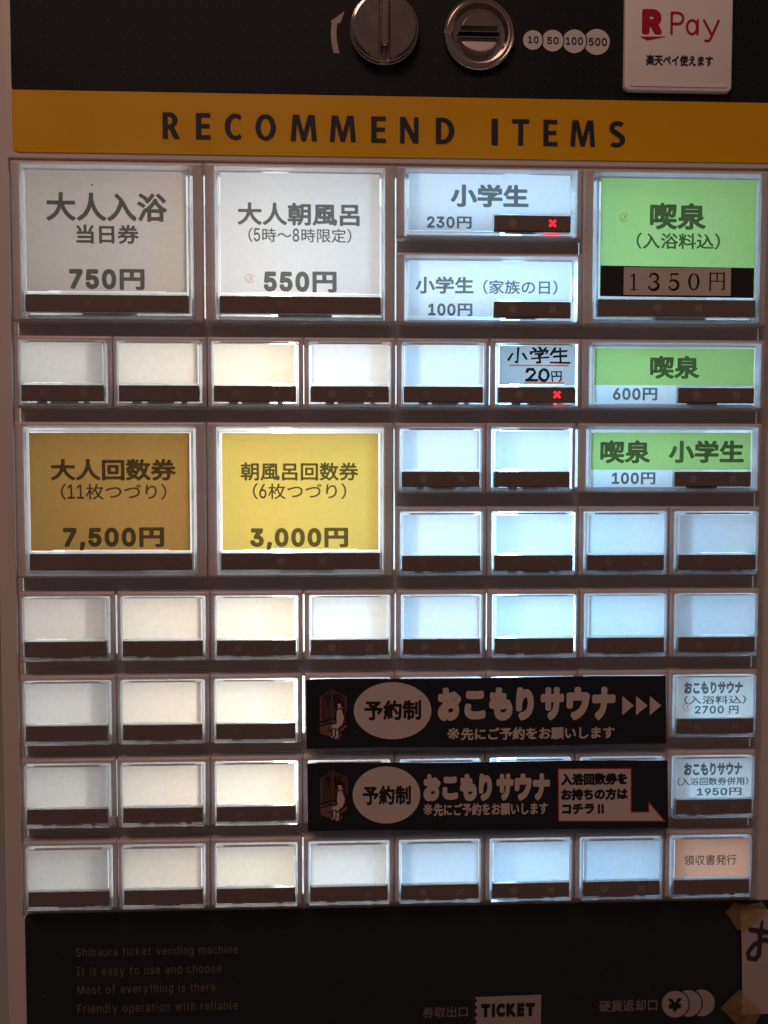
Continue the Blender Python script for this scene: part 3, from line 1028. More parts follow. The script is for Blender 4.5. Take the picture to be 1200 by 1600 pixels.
# serif figures 1 3 5 0 and the yen character
mb = MB()
ypr = Y_CARD - .0007
strokes(mb, [[(.52, .03, .06), (.52, .92, .06)], [(.05, .8, .022), (.5, .96, .03)], [(.05, .012, .02), (.98, .012, .02)]], (984.5, 427, 996, 453), ypr, M_PRINTBLACK, res=60)
strokes(mb, [arc(.45, .74, .42, .24, 160, -90, .025, 14, mid=.075), arc(.42, .26, .50, .25, 90, -160, .025, 16, mid=.09), [(.1, .8, .05), (.12, .8, .05)], [(.06, .2, .05), (.08, .2, .05)]], (1014, 427, 1030, 453), ypr, M_PRINTBLACK, res=60)
strokes(mb, [[(.16, .5, .022), (.22, .97, .03)], [(.2, .96, .05), (.88, .96, .05)], arc(.42, .30, .50, .29, 140, -150, .025, 18, mid=.085), [(.07, .18, .05), (.09, .17, .05)]], (1045.5, 427, 1061, 453), ypr, M_PRINTBLACK, res=60)
strokes(mb, [[(.5 + .40 * math.cos(a), .5 + .48 * math.sin(a), .022 + .055 * abs(math.cos(a)) ** 1.3) for a in [2 * math.pi * k / 36 for k in range(37)]]], (1075.5, 427, 1093, 453), ypr, M_PRINTBLACK, res=60)
strokes(mb, [[(.07, .0, .05), (.07, .95, .045)], [(.07, .95, .025), (.95, .95, .025)], [(.93, .97, .05), (.93, .06, .052)], [(.93, .05, .045), (.78, .02, .02)], [(.5, .95, .042), (.5, .52, .042)], [(.07, .5, .022), (.92, .5, .022)]], (1108, 425.5, 1133, 453), ypr, M_PRINTBLACK, res=60)
mb.build('price_lettering', b)

# ---- row 2
for c, k in ((0, 'warm1'), (1, 'warm2'), (2, 'warm3'), (3, 'white'), (4, 'blue')):
    button(c, c + 1, 2, card=k)
b = button(5, 6, 2, card='grey', label='small button with a handwritten 20 yen paper and a lit red cross', lit=True)
mb = MB()
# handwritten: elementary pupil, 20 yen
H = .068
strokes(mb, [[(.145, .98, H), (.15, .12, H), (.13, .06, H), (.10, .12, H)], [(.055, .62, H), (.0, .2, H)], [(.23, .62, H), (.29, .3, H)],
             [(.40, .98, H), (.44, .84, H)], [(.50, 1.0, H), (.52, .86, H)], [(.62, 1.0, H), (.57, .82, H)], [(.37, .62, H), (.36, .74, H), (.64, .78, H), (.62, .64, H)],
             [(.43, .6, H), (.57, .62, H), (.50, .46, H)], [(.50, .46, H), (.52, .1, H), (.47, .04, H)], [(.37, .32, H), (.65, .36, H)],
             [(.76, .95, H), (.70, .6, H)], [(.74, .74, H), (.95, .78, H)], [(.85, .99, H), (.85, .06, H)], [(.74, .42, H), (.95, .46, H)], [(.68, .04, H), (1.0, .06, H)]],
        (795, 543, 890, 568), YT, M_INKBLK, res=70)
H = .11
strokes(mb, [arc(.13, .72, .11, .24, 170, -20, H, 10) + [(.06, .14, H), (.02, .06, H), (.3, .06, H)],
             [(.5 + .13 * math.cos(a), .5 + .42 * math.sin(a), H) for a in [2 * math.pi * k / 20 for k in range(21)]],
             [(.73, .02, .06), (.72, .72, .06), (.98, .74, .06), (.97, .1, .06), (.92, .06, .06)], [(.85, .74, .06), (.85, .42, .06)], [(.73, .4, .06), (.97, .42, .06)]],
        (822, 576, 878, 596), YT, M_INKBLK, res=60)
strokes(mb, [[(.0, .4, .5), (.5, .55, .5), (.97, .5, .7)]], (797, 570, 890, 572), YT + .00003, M_INKORG, res=12)
strokes(mb, [[(.02, .3, .5), (.5, .5, .6), (.98, .5, .5)]], (818, 597, 882, 599), YT + .00003, M_INKORG, res=12)
mb.build('lettering', b)
b = button(6, 8, 2, 1, 'wide', 'green', 'wide green button priced 600 yen', lower='blue', split_px=(1055, 602))
lettering(b, ('喫泉', (1015.7, 556, 1093, 592), M_INK, dict(bold=.035)), ('600円', (957.7, 606, 1027, 625.7), M_INK, dict(bold=.03)))[0].build('lettering', b)

# ---- rows 3 and 4
b = button(0, 2, 3, 2, 'big', 'brown', 'large brown button priced 7,500 yen', marks=False)
lettering(b, ('大人回数券', (79, 717, 274.7, 751), M_INK, dict(bold=.035)), ('（11枚つづり）', (95, 756, 260, 780.7), M_INK, dict(bold=.012)), ('7,500円', (98.7, 824, 256.5, 860), M_INK, dict(bold=.042)))[0].build('lettering', b)
b = button(2, 4, 3, 2, 'big', 'yellow', 'large yellow button priced 3,000 yen')
lettering(b, ('朝風呂回数券', (376, 722.5, 560, 751), M_INK, dict(bold=.025)), ('（6枚つづり）', (395, 755, 541, 780), M_INK, dict(bold=.012)), ('3,000円', (391, 824.7, 544, 860), M_INK, dict(bold=.042)))[0].build('lettering', b)
button(4, 5, 3, card='blue')
button(5, 6, 3, card='blue')
b = button(6, 8, 3, 1, 'wide', 'green', 'wide green button priced 100 yen', lower='blue', split_px=(1051, 734))
lettering(b, ('喫泉', (938, 688, 1016, 724), M_INK, dict(bold=.035)), ('小学生', (1045, 688, 1162.5, 723.5), M_INK, dict(bold=.04)), ('100円', (956, 738, 1024, 757), M_INK, dict(bold=.03)))[0].build('lettering', b)
for c in (4, 5, 6, 7):
    button(c, c + 1, 4, card='blue')
# ---- rows 5 to 8
TINT = ('warm1', 'warm2', 'warm3', 'white', 'blue', 'blue', 'blue', 'blue')
for c in range(8):
    button(c, c + 1, 5, card=TINT[c], marks=c > 1)
for c in range(7):
    button(c, c + 1, 6, card=TINT[c], marks=c == 2)
b = button(7, 8, 6, card='white', label='small white button priced 2700 yen with a red stamp')
mb, _ = lettering(b, ('おこもりサウナ', (1069, 1065, 1160.7, 1084), M_INK, dict(bold=.06)), ('（入浴料込）', (1069, 1086.7, 1165.7, 1100), M_INK, dict(bold=.02)),
                  ('2700', (1085.7, 1102.7, 1131, 1115), M_INK, dict(bold=.025)), ('円', (1139, 1102.7, 1154, 1115), M_INK, dict(bold=.025)))
stamp(mb, 1073, 1105, 6.5)
mb.build('lettering', b)
for c in range(7):
    button(c, c + 1, 7, card=TINT[c], marks=c == 2)
b = button(7, 8, 7, card='white', label='small white button priced 1950 yen')
lettering(b, ('おこもりサウナ', (1068.7, 1191.5, 1159.5, 1211.5), M_INK, dict(bold=.06)), ('（入浴回数券併用）', (1058.7, 1214.5, 1169, 1227), M_INK, dict(bold=.02)),
          ('1950円', (1089, 1231, 1158.5, 1243), M_INK, dict(bold=.025)))[0].build('lettering', b)
for c in range(7):
    button(c, c + 1, 8, card=TINT[c], marks=c > 2)
b = button(7, 8, 8, card='orange', label='small orange receipt button', marks=False)
lettering(b, ('領収書発行', (1069, 1335.7, 1150.7, 1351.5), M_INK, dict(bold=.01)))[0].build('lettering', b)

# ------------------------------------------------------------------ printed sheets
zt = ZT - .006
x0s = at(17.5, 120, Y_SHEET)[0]
xrs = XR - .008
z_y0 = at(300, 241, Y_SHEET)[1]
z_y1 = at(300, 144, Y_SHEET)[1]
mb = MB()
mb.loft([rr(x0s, z_y1, xrs, zt, .0008, 2, Y_PLATE + .0002), rr(x0s, z_y1, xrs, zt, .0008, 2, Y_SHEET)], M_NAVY, cap1=True, smooth=False)
header = mb.build('header_sheet', machine)
mb = MB()
pts = [(xrs, z_y1 - .0002), (x0s, z_y1 - .0002)] + [(x0s + .0022 - .0022 * math.cos(a), z_y0 + .0022 - .0022 * math.sin(a)) for a in [math.radians(k * 15) for k in range(7)]] + [(xrs, z_y0)]
mb.poly(pts, Y_SHEET, M_YELLOW, .0005)
band = mb.build('title_band', machine)
mb = MB()
LET = [('R', 254, 281), ('E', 306, 329), ('C', 351, 377), ('O', 399, 431), ('M', 454, 495), ('M', 515, 556), ('E', 580, 603), ('N', 625, 654), ('D', 681, 710),
       ('I', 768, 778), ('T', 800, 827), ('E', 849, 871), ('M', 891, 930), ('S', 952, 977)]
for ch, a, b_ in LET:
    k = (a - 254) / 722 * 14
    text(mb, ch, (a, 175.5 + k, b_, 216.5 + k), Y_PRINT, M_INKNAVY, bold=.0, font='sign', res=90)
mb.build('lettering', band)

# header prints: turn arrow and the coin values
mb = MB()
def arrow_up(X, Y):
    R0 = 105.0
    cx = 523 + R0 - 1.5
    cy = 52.0
    body = np.maximum(np.abs(np.hypot(X - cx, Y - cy) - R0) - 4.4, np.maximum(Y - 83, 30 - Y))
    tri = np.array([(538.5, 17.5), (531.5, 36.5), (515.5, 34)])
    d = np.full(X.shape, -99.0)
    for a in range(3):
        p, q_ = tri[a], tri[(a + 1) % 3]
        n = np.array([q_[1] - p[1], -(q_[0] - p[0])]); n = n / np.hypot(*n)
        c = tri.mean(0)
        if (c - p) @ n > 0:
            n = -n
        d = np.maximum(d, (X - p[0]) * n[0] + (Y - p[1]) * n[1])
    return np.minimum(body, d)
field_shape(mb, arrow_up, (510, 12, 545, 88), Y_PRINT, M_INKGREY, n=80)
mb.build('turn_arrow', header)
mb = MB()
COINS = [(832.5, 62.5, 15.2), (863.5, 63.5, 16.8), (897.5, 64.5, 18.4), (932.5, 65.5, 20.2)]
for i, (cx, cy, r) in enumerate(COINS):
    def coin(X, Y, i=i, cx=cx, cy=cy, r=r):
        d = np.hypot(X - cx, Y - cy) - r
        if i:
            px, py, pr = COINS[i - 1]
            d = np.maximum(d, -(np.hypot(X - px, Y - py) - pr - 1.8))
        return d
    field_shape(mb, coin, (cx - r - 2, cy - r - 2, cx + r + 2, cy + r + 2), Y_PRINT, M_INKWHITE, n=60)
for s, bx in (('10', (825, 56.5, 841.5, 67.5)), ('50', (855, 57.5, 873, 69)), ('100', (884, 58, 911, 70)), ('500', (920, 59, 948.5, 71.5))):
    text(mb, s, bx, Y_PRINT - .0001, M_PRINTBLACK, bold=.02)
mb.build('coin_lettering', header)

# ------------------------------------------------------------------ return knob
kx, kz = at(600, 49, Y_SHEET)
kr = abs(at(652, 49, Y_SHEET)[0] - kx)
mb = MB()
mb.loft([circ(kx, kz, kr * 1.02, Y_SHEET - .0001), circ(kx, kz, kr * 1.02, Y_SHEET - .0008), circ(kx, kz, kr * .99, Y_SHEET - .0011)], M_SATIN, cap1=True)
knob = mb.build('return_knob', machine)
gw = kr * .135                                   # half width of the groove
for s in (-1, 1):                                # two half discs, a groove between them
    pts = []
    a0 = math.acos(gw / (kr * .965))
    for k in range(25):
        a = -a0 + 2 * a0 * k / 24
        pts.append((s * kr * .965 * math.cos(a), kr * .965 * math.sin(a)))
    sh = lambda e: [(kx + s * max(abs(p[0]) - e * (abs(p[0]) / kr), gw + e * .6), 0, kz + p[1] * (1 - e / kr)) for p in pts]
    hb = MB()
    lo = []
    for e, y in ((0, Y_SHEET - .0012), (0, Y_SHEET - .0042), (.0003, Y_SHEET - .0048), (.0009, Y_SHEET - .0050)):
        lo.append([(p[0], y, p[2]) for p in sh(e)])
    hb.loft(lo, M_DARKMETAL, cap1=True)
    hb.mats = [M_DARKMETAL]
    hb.build('knob_half', knob, sharp=8)
fb = MB()                                        # thumb fin standing in the groove
fz0 = kz - kr * .70
fw = gw * .80
lo = []
for e, y in ((0, Y_SHEET - .0012), (0, Y_SHEET - .0078), (.0003, Y_SHEET - .0084), (.0007, Y_SHEET - .0086)):
    lo.append(rr(kx - fw + e, fz0 + e, kx + fw - e, kz + kr * .9 - e, fw * .95, 5, y))
fb.loft(lo, M_CHROME, cap1=True)
fb.build('knob_fin', knob, sharp=12)
rb = MB()                                        # bright rim of the knob
lo = []
for k in range(9):
    a = math.radians(180 * k / 8)
    lo.append(circ(kx, kz, kr * .985 + .0004 * math.cos(a), Y_SHEET - .0032 - .0006 * math.sin(a)))
rb.loft(lo, M_CHROME, closed=False)
rb.build('rim', knob)

# ------------------------------------------------------------------ coin slot
sx, sz = at(748, 56, Y_SHEET)
sr = abs(at(803.5, 56, Y_SHEET)[0] - sx)
mb = MB()
prof = [(1.0, -.0001), (1.0, -.0014), (.985, -.0020), (.95, -.0024), (.915, -.0021), (.88, -.0024), (.84, -.0030), (.80, -.0029), (.765, -.0020), (.74, -.0008), (.72, -.0004)]
mb.loft([circ(sx, sz, sr * a, Y_SHEET + b_, 64) for a, b_ in prof], M_SATIN, cap1=False)
slot = mb.build('coin_slot', machine)
mb = MB()
mb.loft([circ(sx, sz, sr * .73, Y_SHEET - .0005, 48), circ(sx, sz, sr * .55, Y_SHEET - .0002, 48)], M_DARKMETAL, cap1=True)
mb.build('dish', slot)
def seg_pad(sign, z_cut, tilt, name, mat):
    """half-moon pad above or below the slot, its face tilted"""
    R_ = sr * .545
    a0 = math.asin(z_cut / R_)
    pts = []
    for k in range(19):
        a = a0 + (math.pi - 2 * a0) * k / 18
        pts.append((R_ * math.cos(a), R_ * math.sin(a) * sign))
    m_ = MB()
    def lp(e, y, tl):
        out = []
        zc = sign * (z_cut + R_) / 2
        for p in pts:
            px, pz = p[0] * (1 - e), zc + (p[1] - zc) * (1 - e)
            out.append((sx + px, Y_SHEET + y + tl * (pz - zc), sz + pz))
        return out
    m_.loft([lp(0, -.0002, 0), lp(0, -.0022, tilt), lp(.05, -.0027, tilt), lp(.09, -.0028, tilt)], mat, cap1=True)
    return m_.build(name, slot, sharp=8)
seg_pad(1, sr * .17, -.10, 'upper_pad', M_PADSHADED)
seg_pad(-1, sr * .21, .42, 'lower_pad', M_PAD)
mb = MB()
mb.box(sx - sr * .58, sx + sr * .58, Y_SHEET - .0026, Y_SHEET - .0003, sz - sr * .135, sz - sr * .105, M_CHROME)
mb.box(sx - sr * .58, sx + sr * .58, Y_SHEET - .0022, Y_SHEET - .0003, sz + sr * .03, sz + sr * .06, M_DARKMETAL)
mb.build('slot_lip', slot)
mb = MB()
mb.box(sx - sr * .57, sx + sr * .57, Y_SHEET - .0010, Y_SHEET - .0003, sz - sr * .1045, sz + sr * .0295, M_HOLE)
mb.build('slot_opening', slot)

# ------------------------------------------------------------------ lower sheet
zl1 = at(600, 1418.5, Y_SHEET)[1]
xl0 = at(39, 1450, Y_SHEET)[0]
mb = MB()
mb.loft([rr(xl0, ZB + .008, xrs, zl1, .0018, 4, Y_PLATE + .0002), rr(xl0, ZB + .008, xrs, zl1, .0018, 4, Y_SHEET)], M_NAVY_LOW, cap1=True, smooth=False)
low = mb.build('lower_sheet', machine)
mb = MB()
M_FAINT = plastic("faint_print", (0.15, 0.118, 0.10), .55, .2)
M_FAINT2 = plastic("faint_grey_print", (0.19, 0.165, 0.15), .55, .2)
for s, bx in (('Shibaura ticket vending machine', (118.7, 1478.5, 371.7, 1496)), ('It is easy to use and choose', (119.6, 1508, 346, 1526)),
              ('Most of everything is there', (121, 1537, 336.7, 1555)), ('Friendly operation with reliable', (121, 1566, 371.7, 1584))):
    text(mb, s, bx, Y_PRINT, M_FAINT, bold=.004, gap=.13, space=.28)
mb.build('slogan_lettering', low)
mb = MB()
text(mb, '券取出口', (660.7, 1573, 730.7, 1590), Y_PRINT, M_FAINT2, bold=.012)
text(mb, '硬貨返却口', (936, 1562, 1027, 1580.5), Y_PRINT, M_FAINT2, bold=.02)
mb.build('outlet_lettering', low)
mb = MB()
pts = [(845.7, 1554), (845, 1602)]
zig = []
for k in range(9):
    zig.append((741.5 if k % 2 == 0 else 746.0, 1602 - k * 5.5))
pts = pts + zig
mb.poly([at(x, y, Y_PRINT) for x, y in pts], Y_PRINT, M_SHADEDPRINT)
for ch, a, b_ in (('T', 751.5, 766), ('I', 768.5, 773.5), ('C', 775.5, 789), ('K', 791, 806), ('E', 808, 819.5), ('T', 821, 836)):
    k = -(a - 752) / 84 * 2
    text(mb, ch, (a, 1568.5 + k, b_, 1589.5 + k), Y_PRINT - .0001, M_PRINTBLACK, bold=.085, font='bfont', res=50)
mb.build('ticket_pictogram', low)
mb = MB()
CC = [(1055, 1569, 20.8), (1075.5, 1567.8, 20.8), (1096, 1567, 20.8)]
for i, (cx, cy, r) in enumerate(CC):
    def coin2(X, Y, i=i, cx=cx, cy=cy, r=r):
        d = np.hypot(X - cx, Y - cy) - r
        if i:
            px, py, pr = CC[i - 1]
            d = np.maximum(d, -(np.hypot(X - px, Y - py) - pr - 1.9))
        return d
    field_shape(mb, coin2, (cx - r - 2, cy - r - 2, cx + r + 2, cy + r + 2), Y_PRINT, M_SHADEDPRINT, n=60)
text(mb, '¥', (1044, 1560, 1065, 1580), Y_PRINT - .0001, M_PRINTBLACK, bold=.045, font='bfont')
mb.build('coin_pictogram', low)

# ------------------------------------------------------------------ payment sticker (an acrylic plate stuck on the header)
YS = Y_SHEET - .0022
X0, Z0, X1, _ = rect(976, 60, 1144.5, 142.5, YS)
Z1s = Z0 + .052
st_root = empty('payment_sticker', ((X0 + X1) / 2, Y_SHEET - .0001, Z0))
tag(st_root, 'white acrylic payment plate with red logo stuck on the dark panel beside the coin values', 'sticker')
mb = MB()
lo = [rr(X0, Z0, X1, Z1s, .0022, 5, Y_SHEET - .0001), rr(X0, Z0, X1, Z1s, .0022, 5, YS + .0007), rr(X0 + .0003, Z0 + .0003, X1 - .0003, Z1s - .0003, .002, 5, YS + .0002), rr(X0 + .0008, Z0 + .0008, X1 - .0008, Z1s - .0008, .0016, 5, YS)]
mb.loft(lo, M_WHITE, True, True)
mb.build('plate', st_root)
mb = MB()
zr = at(1060, 130, YS)[1]
mb.loft([rr(X0 + .002, Z0 + .0014, X1 - .002, zr, .0008, 3, YS + .0001), rr(X0 + .0022, Z0 + .0016, X1 - .0022, zr - .0002, .0008, 3, YS - .0003)], M_WHITE, cap1=True, smooth=False)
mb.build('foot_ridge', st_root)
mb = MB()
yy = YS - .00012
text(mb, 'R', (1003, 14, 1034.5, 53.5), yy, M_CRIMSON, bold=.065, res=60)
field_shape(mb, lambda X, Y: np.maximum(np.maximum(57.0 - Y + (X - 998) * .0, (Y - 57.0) - (X - 999) * .48), (Y - 57.0) - (1043 - X) * .19), (996, 55, 1045, 66), yy, M_CRIMSON, n=90)
w = .062
strokes(mb, [[(.05, .0, w), (.05, 1.0, w)], [(.05, 1.0, w), (.55, 1.0, w)] + arc(.55, .735, .42, .265, 90, -90, w, 12) + [(.05, .47, w)]], (1048.5, 20, 1068, 52.5), yy, M_CRIMSON, res=60)
strokes(mb, [[(.45 + .45 * math.cos(q_), .5 + .5 * math.sin(q_), .09) for q_ in [2 * math.pi * k / 30 for k in range(31)]], [(.95, 1.0, .09), (.95, .0, .09)]], (1073.5, 31.5, 1091, 53), yy, M_CRIMSON, res=60)
strokes(mb, [[(.04, .97, .058), (.50, .36, .058)], [(.97, .97, .058), (.50, .18, .058)] + [(.40, .06, .058), (.28, .02, .058), (.14, .04, .058)]], (1099, 31, 1123.5, 65), yy, M_CRIMSON, res=60)
mb.build('logo', st_root)
mb = MB()
text(mb, '楽天ペイ使えます', (1009.5, 86, 1114, 103), yy, M_PRINTBLACK, bold=.035)
mb.build('lettering', st_root)

# ------------------------------------------------------------------ the two sauna banners
YBN = -.0036
YBP = YBN - .00026


def banner(corners, lift, label):
    tl, tr, br, bl = [at(px, py, YBN) for px, py in corners]
    root = empty('paper_banner', ((bl[0] + br[0]) / 2, 0, min(bl[1], br[1])))
    tag(root, label, 'sign', 'black paper banners across the buttons')
    mb = MB()
    n = 24
    fr, bk = [], []
    for i in range(n + 1):
        t = i / n
        for s in (0, 1):
            a, b_ = (tl, tr) if s else (bl, br)
            x = a[0] + (b_[0] - a[0]) * t
            z = a[1] + (b_[1] - a[1]) * t + (.0002 * math.sin(t * 9 + s) if 0 < i < n else 0)
            w = lift * (max(0, .06 - t) / .06) ** 2 * (.4 + .6 * s) + .00008 * (1 + math.sin(t * 17 + 2 * s))
            fr.append((x, YBN - w, z)); bk.append((x, YBN + .0003 - w, z))
    F = []
    for i in range(n):
        F.append((2 * i, 2 * i + 2, 2 * i + 3, 2 * i + 1))
    k = len(fr)
    B = [tuple(k + q_ for q_ in f[::-1]) for f in F]
    edge = []
    for i in range(n):
        edge += [(2 * i, k + 2 * i, k + 2 * i + 2, 2 * i + 2), (2 * i + 1, 2 * i + 3, k + 2 * i + 3, k + 2 * i + 1)]
    edge += [(0, 1, k + 1, k), (2 * n, k + 2 * n, k + 2 * n + 1, 2 * n + 1)]
    mb.add(fr + bk, F + B + edge, M_BLACKPAPER)
    mb.build('sheet', root)
    return root


def oval(root, x0, y0, x1, y1, tx):
    mb = MB()
    cx, cy, rx, ry = (x0 + x1) / 2, (y0 + y1) / 2, (x1 - x0) / 2, (y1 - y0) / 2
    pts = [at(cx + rx * math.cos(2 * math.pi * k / 64), cy + ry * math.sin(2 * math.pi * k / 64), YBP) for k in range(64)]
    mb.poly(pts, YBP, M_PRINTPALE)
    text(mb, '予約制', tx, YBP - .0001, M_PRINTBLACK, bold=.034, res=60)
    mb.build('oval_badge', root)


def sauna_picture(root, x0, y0, x1, y1):
    """a bather sitting on the bench of a small timber sauna, as line art"""
    mb = MB()
    W, Hh = x1 - x0, y1 - y0
    P = lambda u, v: (x0 + u * W, y0 + v * Hh)
    A = lambda u, v, y: at(*P(u, v), y)
    yb = YBP
    mb.poly([A(u, v, yb) for u, v in ((.02, .16), (.42, .02), (.42, .66), (.02, .80))], yb, M_WOODRED)        # left wall
    mb.poly([A(u, v, yb) for u, v in ((.435, .02), (.97, .15), (.97, .76), (.435, .64))], yb, M_WOODRED)      # right wall
    mb.poly([A(u, v, yb - .00008) for u, v in ((.0, .66), (.48, .58), (.98, .70), (.86, .80), (.72, .84), (.30, .80), (.02, .86))], yb - .00008, M_WOODRED)
    mb.poly([A(u, v, yb - .00008) for u, v in ((.02, .865), (.30, .805), (.72, .845), (.80, .90), (.70, .99), (.46, .94))], yb - .00008, M_WOODRED)
    lw = .012
    L = []
    for k in range(6):
        u = .09 + k * .06
        L.append([(u, 1 - (.16 - (u - .02) * .35), lw * .7), (u, 1 - .66, lw * .7)])
    for k in range(8):
        u = .49 + k * .06
        L.append([(u, 1 - (.03 + (u - .43) * .24), lw * .7), (u, 1 - .62, lw * .7)])
    L.append([(.0, 1 - .66, lw), (.48, 1 - .58, lw), (.98, 1 - .70, lw)])
    L.append([(.02, 1 - .72, lw), (.46, 1 - .66, lw)])
    L.append([(.30, 1 - .80, lw), (.72, 1 - .845, lw)])
    strokes(mb, L, (x0, y0, x1, y1), yb - .00016, M_PRINTBLACK, res=130)
    # pale bather: body, skirt cloth, legs
    strokes(mb, [[(.71, .55, .05), (.74, .43, .07), (.71, .35, .065)], [(.70, .32, .045), (.49, .27, .035)], [(.74, .33, .045), (.61, .26, .035)],
                 [(.50, .26, .026), (.50, .10, .022), (.44, .07, .018)], [(.62, .24, .026), (.64, .08, .022), (.58, .05, .018)], [(.70, .64, .06), (.71, .63, .06)]],
            (x0, y0, x1, y1), yb - .00024, M_PRINTPALE, res=110)
    strokes(mb, [arc(.70, .685, .13, .055, -30, 210, .028, 12), [(.62, .66, .02), (.62, .62, .015)], arc(.73, .46, .17, .15, 60, 180, .010, 8), arc(.74, .44, .22, .18, -70, 60, .010, 10),
                 [(.48, .24, .010), (.62, .20, .010), (.82, .27, .010)], [(.45, .22, .010), (.45, .08, .010)], [(.57, .2, .010), (.57, .08, .010)], [(.70, .22, .010), (.69, .06, .010)], [(.58, .44, .010), (.60, .34, .010), (.50, .31, .010)]],
            (x0, y0, x1, y1), yb - .00032, M_PRINTBLACK, res=130)
    # clock, thermometer and ladle on the wall
    strokes(mb, [arc(.67, .835, .07, .04, 0, 360, .012, 14), arc(.30, .82, .06, .035, 0, 360, .012, 12), [(.30, .75, .022), (.31, .70, .022)], [(.52, .86, .02), (.53, .79, .03)]],
            (x0, y0, x1, y1), yb - .00020, M_PRINTBLACK, res=130)
    mb.build('sauna_picture', root)


bn = banner([(478, 1062), (1040, 1056), (1041, 1162), (479, 1170)], .0004, 'upper black banner ending in three pale arrowheads')
oval(bn, 552.7, 1066, 674, 1155, (569, 1094, 658, 1125))
mb = MB()
for i, ch in enumerate('おこもりサウナ'):
    a = 684 + i * 40.2
    text(mb, ch, (a + (1.5 if ch in 'こり' else 0), 1074.5 - i * .25 + (5 if ch == 'こ' else 0), a + 36.5 - (2 if ch in 'こ' else 7 if ch == 'り' else 0), 1126.5 - i * .25 - (2 if ch == 'こ' else 0)), YBP, M_PRINTPALE, bold=.085, res=50)
text(mb, '※', (699.0, 1137.5, 717.7, 1155.0), YBP, M_PRINTPALE, bold=.008, res=70)
text(mb, '先にご予約をお願いします', (720.3, 1136.0, 960.0, 1155.5), YBP, M_PRINTPALE, bold=.032, res=56)
for k in range(3):
    X = 972 + 21.5 * k
    def tri(Xx, Yy, X=X):
        return np.maximum(np.maximum(X + 1.5 - Xx, (Xx - X) * .64 + np.abs(Yy - 1102.5) * .76 - 10.5) - 1.2, np.abs(Yy - 1102.5) - 14.5)
    field_shape(mb, tri, (X - 2, 1084, X + 20, 1121), YBP, M_PRINTPALE, n=40)
mb.build('lettering', bn)
sauna_picture(bn, 499, 1075, 543, 1157)

bn = banner([(480, 1193), (1043, 1188), (1044, 1294), (481, 1299)], .0002, 'lower black banner with a pale bent arrow box pointing to the 1950 yen button')
oval(bn, 551, 1197.5, 656.7, 1286.7, (566.7, 1227.5, 642, 1257.5))
mb = MB()
for i, ch in enumerate('おこもりサウナ'):
    a = 661.7 + i * 28.5
    text(mb, ch, (a + (1 if ch in 'こり' else 0), 1209.5 - i * .2 + (4 if ch == 'こ' else 0), a + 26.5 - (1 if ch == 'こ' else 5 if ch == 'り' else 0), 1252 - i * .2 - (2 if ch == 'こ' else 0)), YBP, M_PRINTPALE, bold=.085, res=50)
text(mb, '※', (661.7, 1256.0, 675.6, 1273.5), YBP, M_PRINTPALE, bold=.008, res=70)
text(mb, '先にご予約をお願いします', (677.5, 1254.5, 856.0, 1274.0), YBP, M_PRINTPALE, bold=.032, res=56)
mb.build('lettering', bn)
sauna_picture(bn, 500, 1202, 544, 1285)
mb = MB()
OUT = [(871.4, 1200.5), (987, 1200), (987, 1268), (1012.8, 1268), (1012.8, 1251), (1040.5, 1284), (872, 1284)]
INN = [(873.2, 1202.3), (985.2, 1201.8), (985.2, 1269.8), (1014.6, 1269.8), (1014.6, 1256), (1036.5, 1282.2), (873.8, 1282.2)]
mb.poly([at(x, y, YBP) for x, y in OUT], YBP, M_PRINTRED)
mb.poly([at(x, y, YBP - .0001) for x, y in INN], YBP - .0001, M_PRINTPALE)
for s, bx in (('入浴回数券を', (876.5, 1208, 980, 1226.5)), ('お持ちの方は', (876.5, 1231.5, 981, 1250)), ('コチラ', (878, 1255.5, 928.4, 1272)), ('!!', (934, 1256.5, 943.6, 1271.5))):
    text(mb, s, bx, YBP - .0002, M_PRINTBLACK, bold=.06)
mb.build('arrow_box', bn)

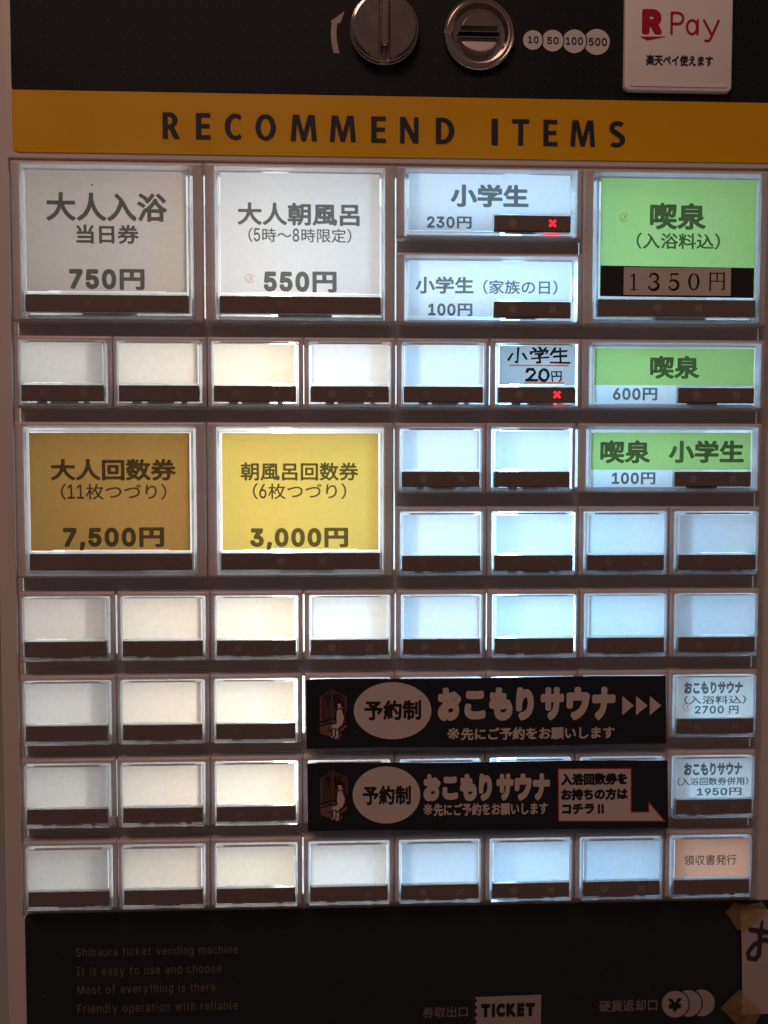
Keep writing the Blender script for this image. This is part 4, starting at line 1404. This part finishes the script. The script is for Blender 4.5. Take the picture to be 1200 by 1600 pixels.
# ------------------------------------------------------------------ handwritten note and its tape
YN = Y_SHEET - .0006
note = empty('paper_note', (*at(1190, 1584, YN)[:1], YN, at(1190, 1584, YN)[1]))
tag(note, 'white handwritten paper note taped over the dark lower panel below the orange button', 'note')
mb = MB()
A0, A1 = at(1157.5, 1422, YN), at(1159.5, 1585, YN)
wN = .030
prof = []
n = 10
fr = []
for i in range(n + 1):
    t = i / n
    for s in (0, 1):
        z = A0[1] + (A1[1] - A0[1]) * t
        x = A0[0] + (A1[0] - A0[0]) * t + s * wN
        fr.append((x, YN - .0006 * math.sin(t * math.pi) * (1 - s * .4), z))
k = len(fr)
F = [(2 * i, 2 * i + 1, 2 * i + 3, 2 * i + 2) for i in range(n)]
mb.add(fr + [(x, y + .00015, z) for x, y, z in fr], F + [tuple(k + q_ for q_ in f[::-1]) for f in F], M_NOTE)
mb.build('sheet', note)
mb = MB()
r_ = .06
strokes(mb, [[(.12, .80, .055), (.5, .74, .07), (.66, .72, .05)], [(.48, 1.0, .035), (.42, .70, .055), (.40, .15, .06), (.30, .03, .06), (.1, .05, .055), (.06, .2, .05), (.25, .42, .055), (.55, .53, .06), (.82, .46, .06), (.93, .25, .06), (.78, .06, .055)],
             [(.78, .86, .05), (.96, .74, .06)]], (1166, 1440, 1217, 1500), YN - .0008, M_PURPLE, res=70)
mb.build('lettering', note)


def tape(pts, y, label):
    root = MB()
    pw = [at(a, b_, y) for a, b_ in pts]
    cx, cz = sum(p[0] for p in pw) / len(pw), sum(p[1] for p in pw) / len(pw)
    R_, K = 5, len(pw)
    rnd = random.Random(int(pts[0][1]))
    V, F = [(cx, y - .0002, cz)], []
    for r in range(1, R_ + 1):
        for p in pw:
            t = r / R_
            V.append((cx + (p[0] - cx) * t + rnd.uniform(-1, 1) * .0002 * (r < R_), y - rnd.uniform(0, .00055) * (1.3 - t), cz + (p[1] - cz) * t))
    for k in range(K):
        F.append((0, 1 + k, 1 + (k + 1) % K))
        for r in range(R_ - 1):
            a_, b_ = 1 + r * K + k, 1 + r * K + (k + 1) % K
            F.append((a_, a_ + K, b_ + K, b_))
    root.add(V, F, M_TAPE)
    o = root.build('tape_piece')
    tag(o, label, 'tape', 'tape holding the note')
    return o


tape([(1134, 1425), (1146, 1410.5), (1168, 1413.5), (1191, 1409), (1199, 1421), (1181, 1438), (1163, 1454), (1152, 1452.5)], YN - .0012, 'brown tape across the upper corner of the note, close under the orange button')
tape([(1126, 1575), (1140, 1560), (1155, 1546), (1174, 1564), (1192, 1581), (1184, 1592), (1176, 1612), (1160, 1612), (1143, 1592)], YN - .0012, 'brown tape across the lower corner of the note beside the pale coin symbols')
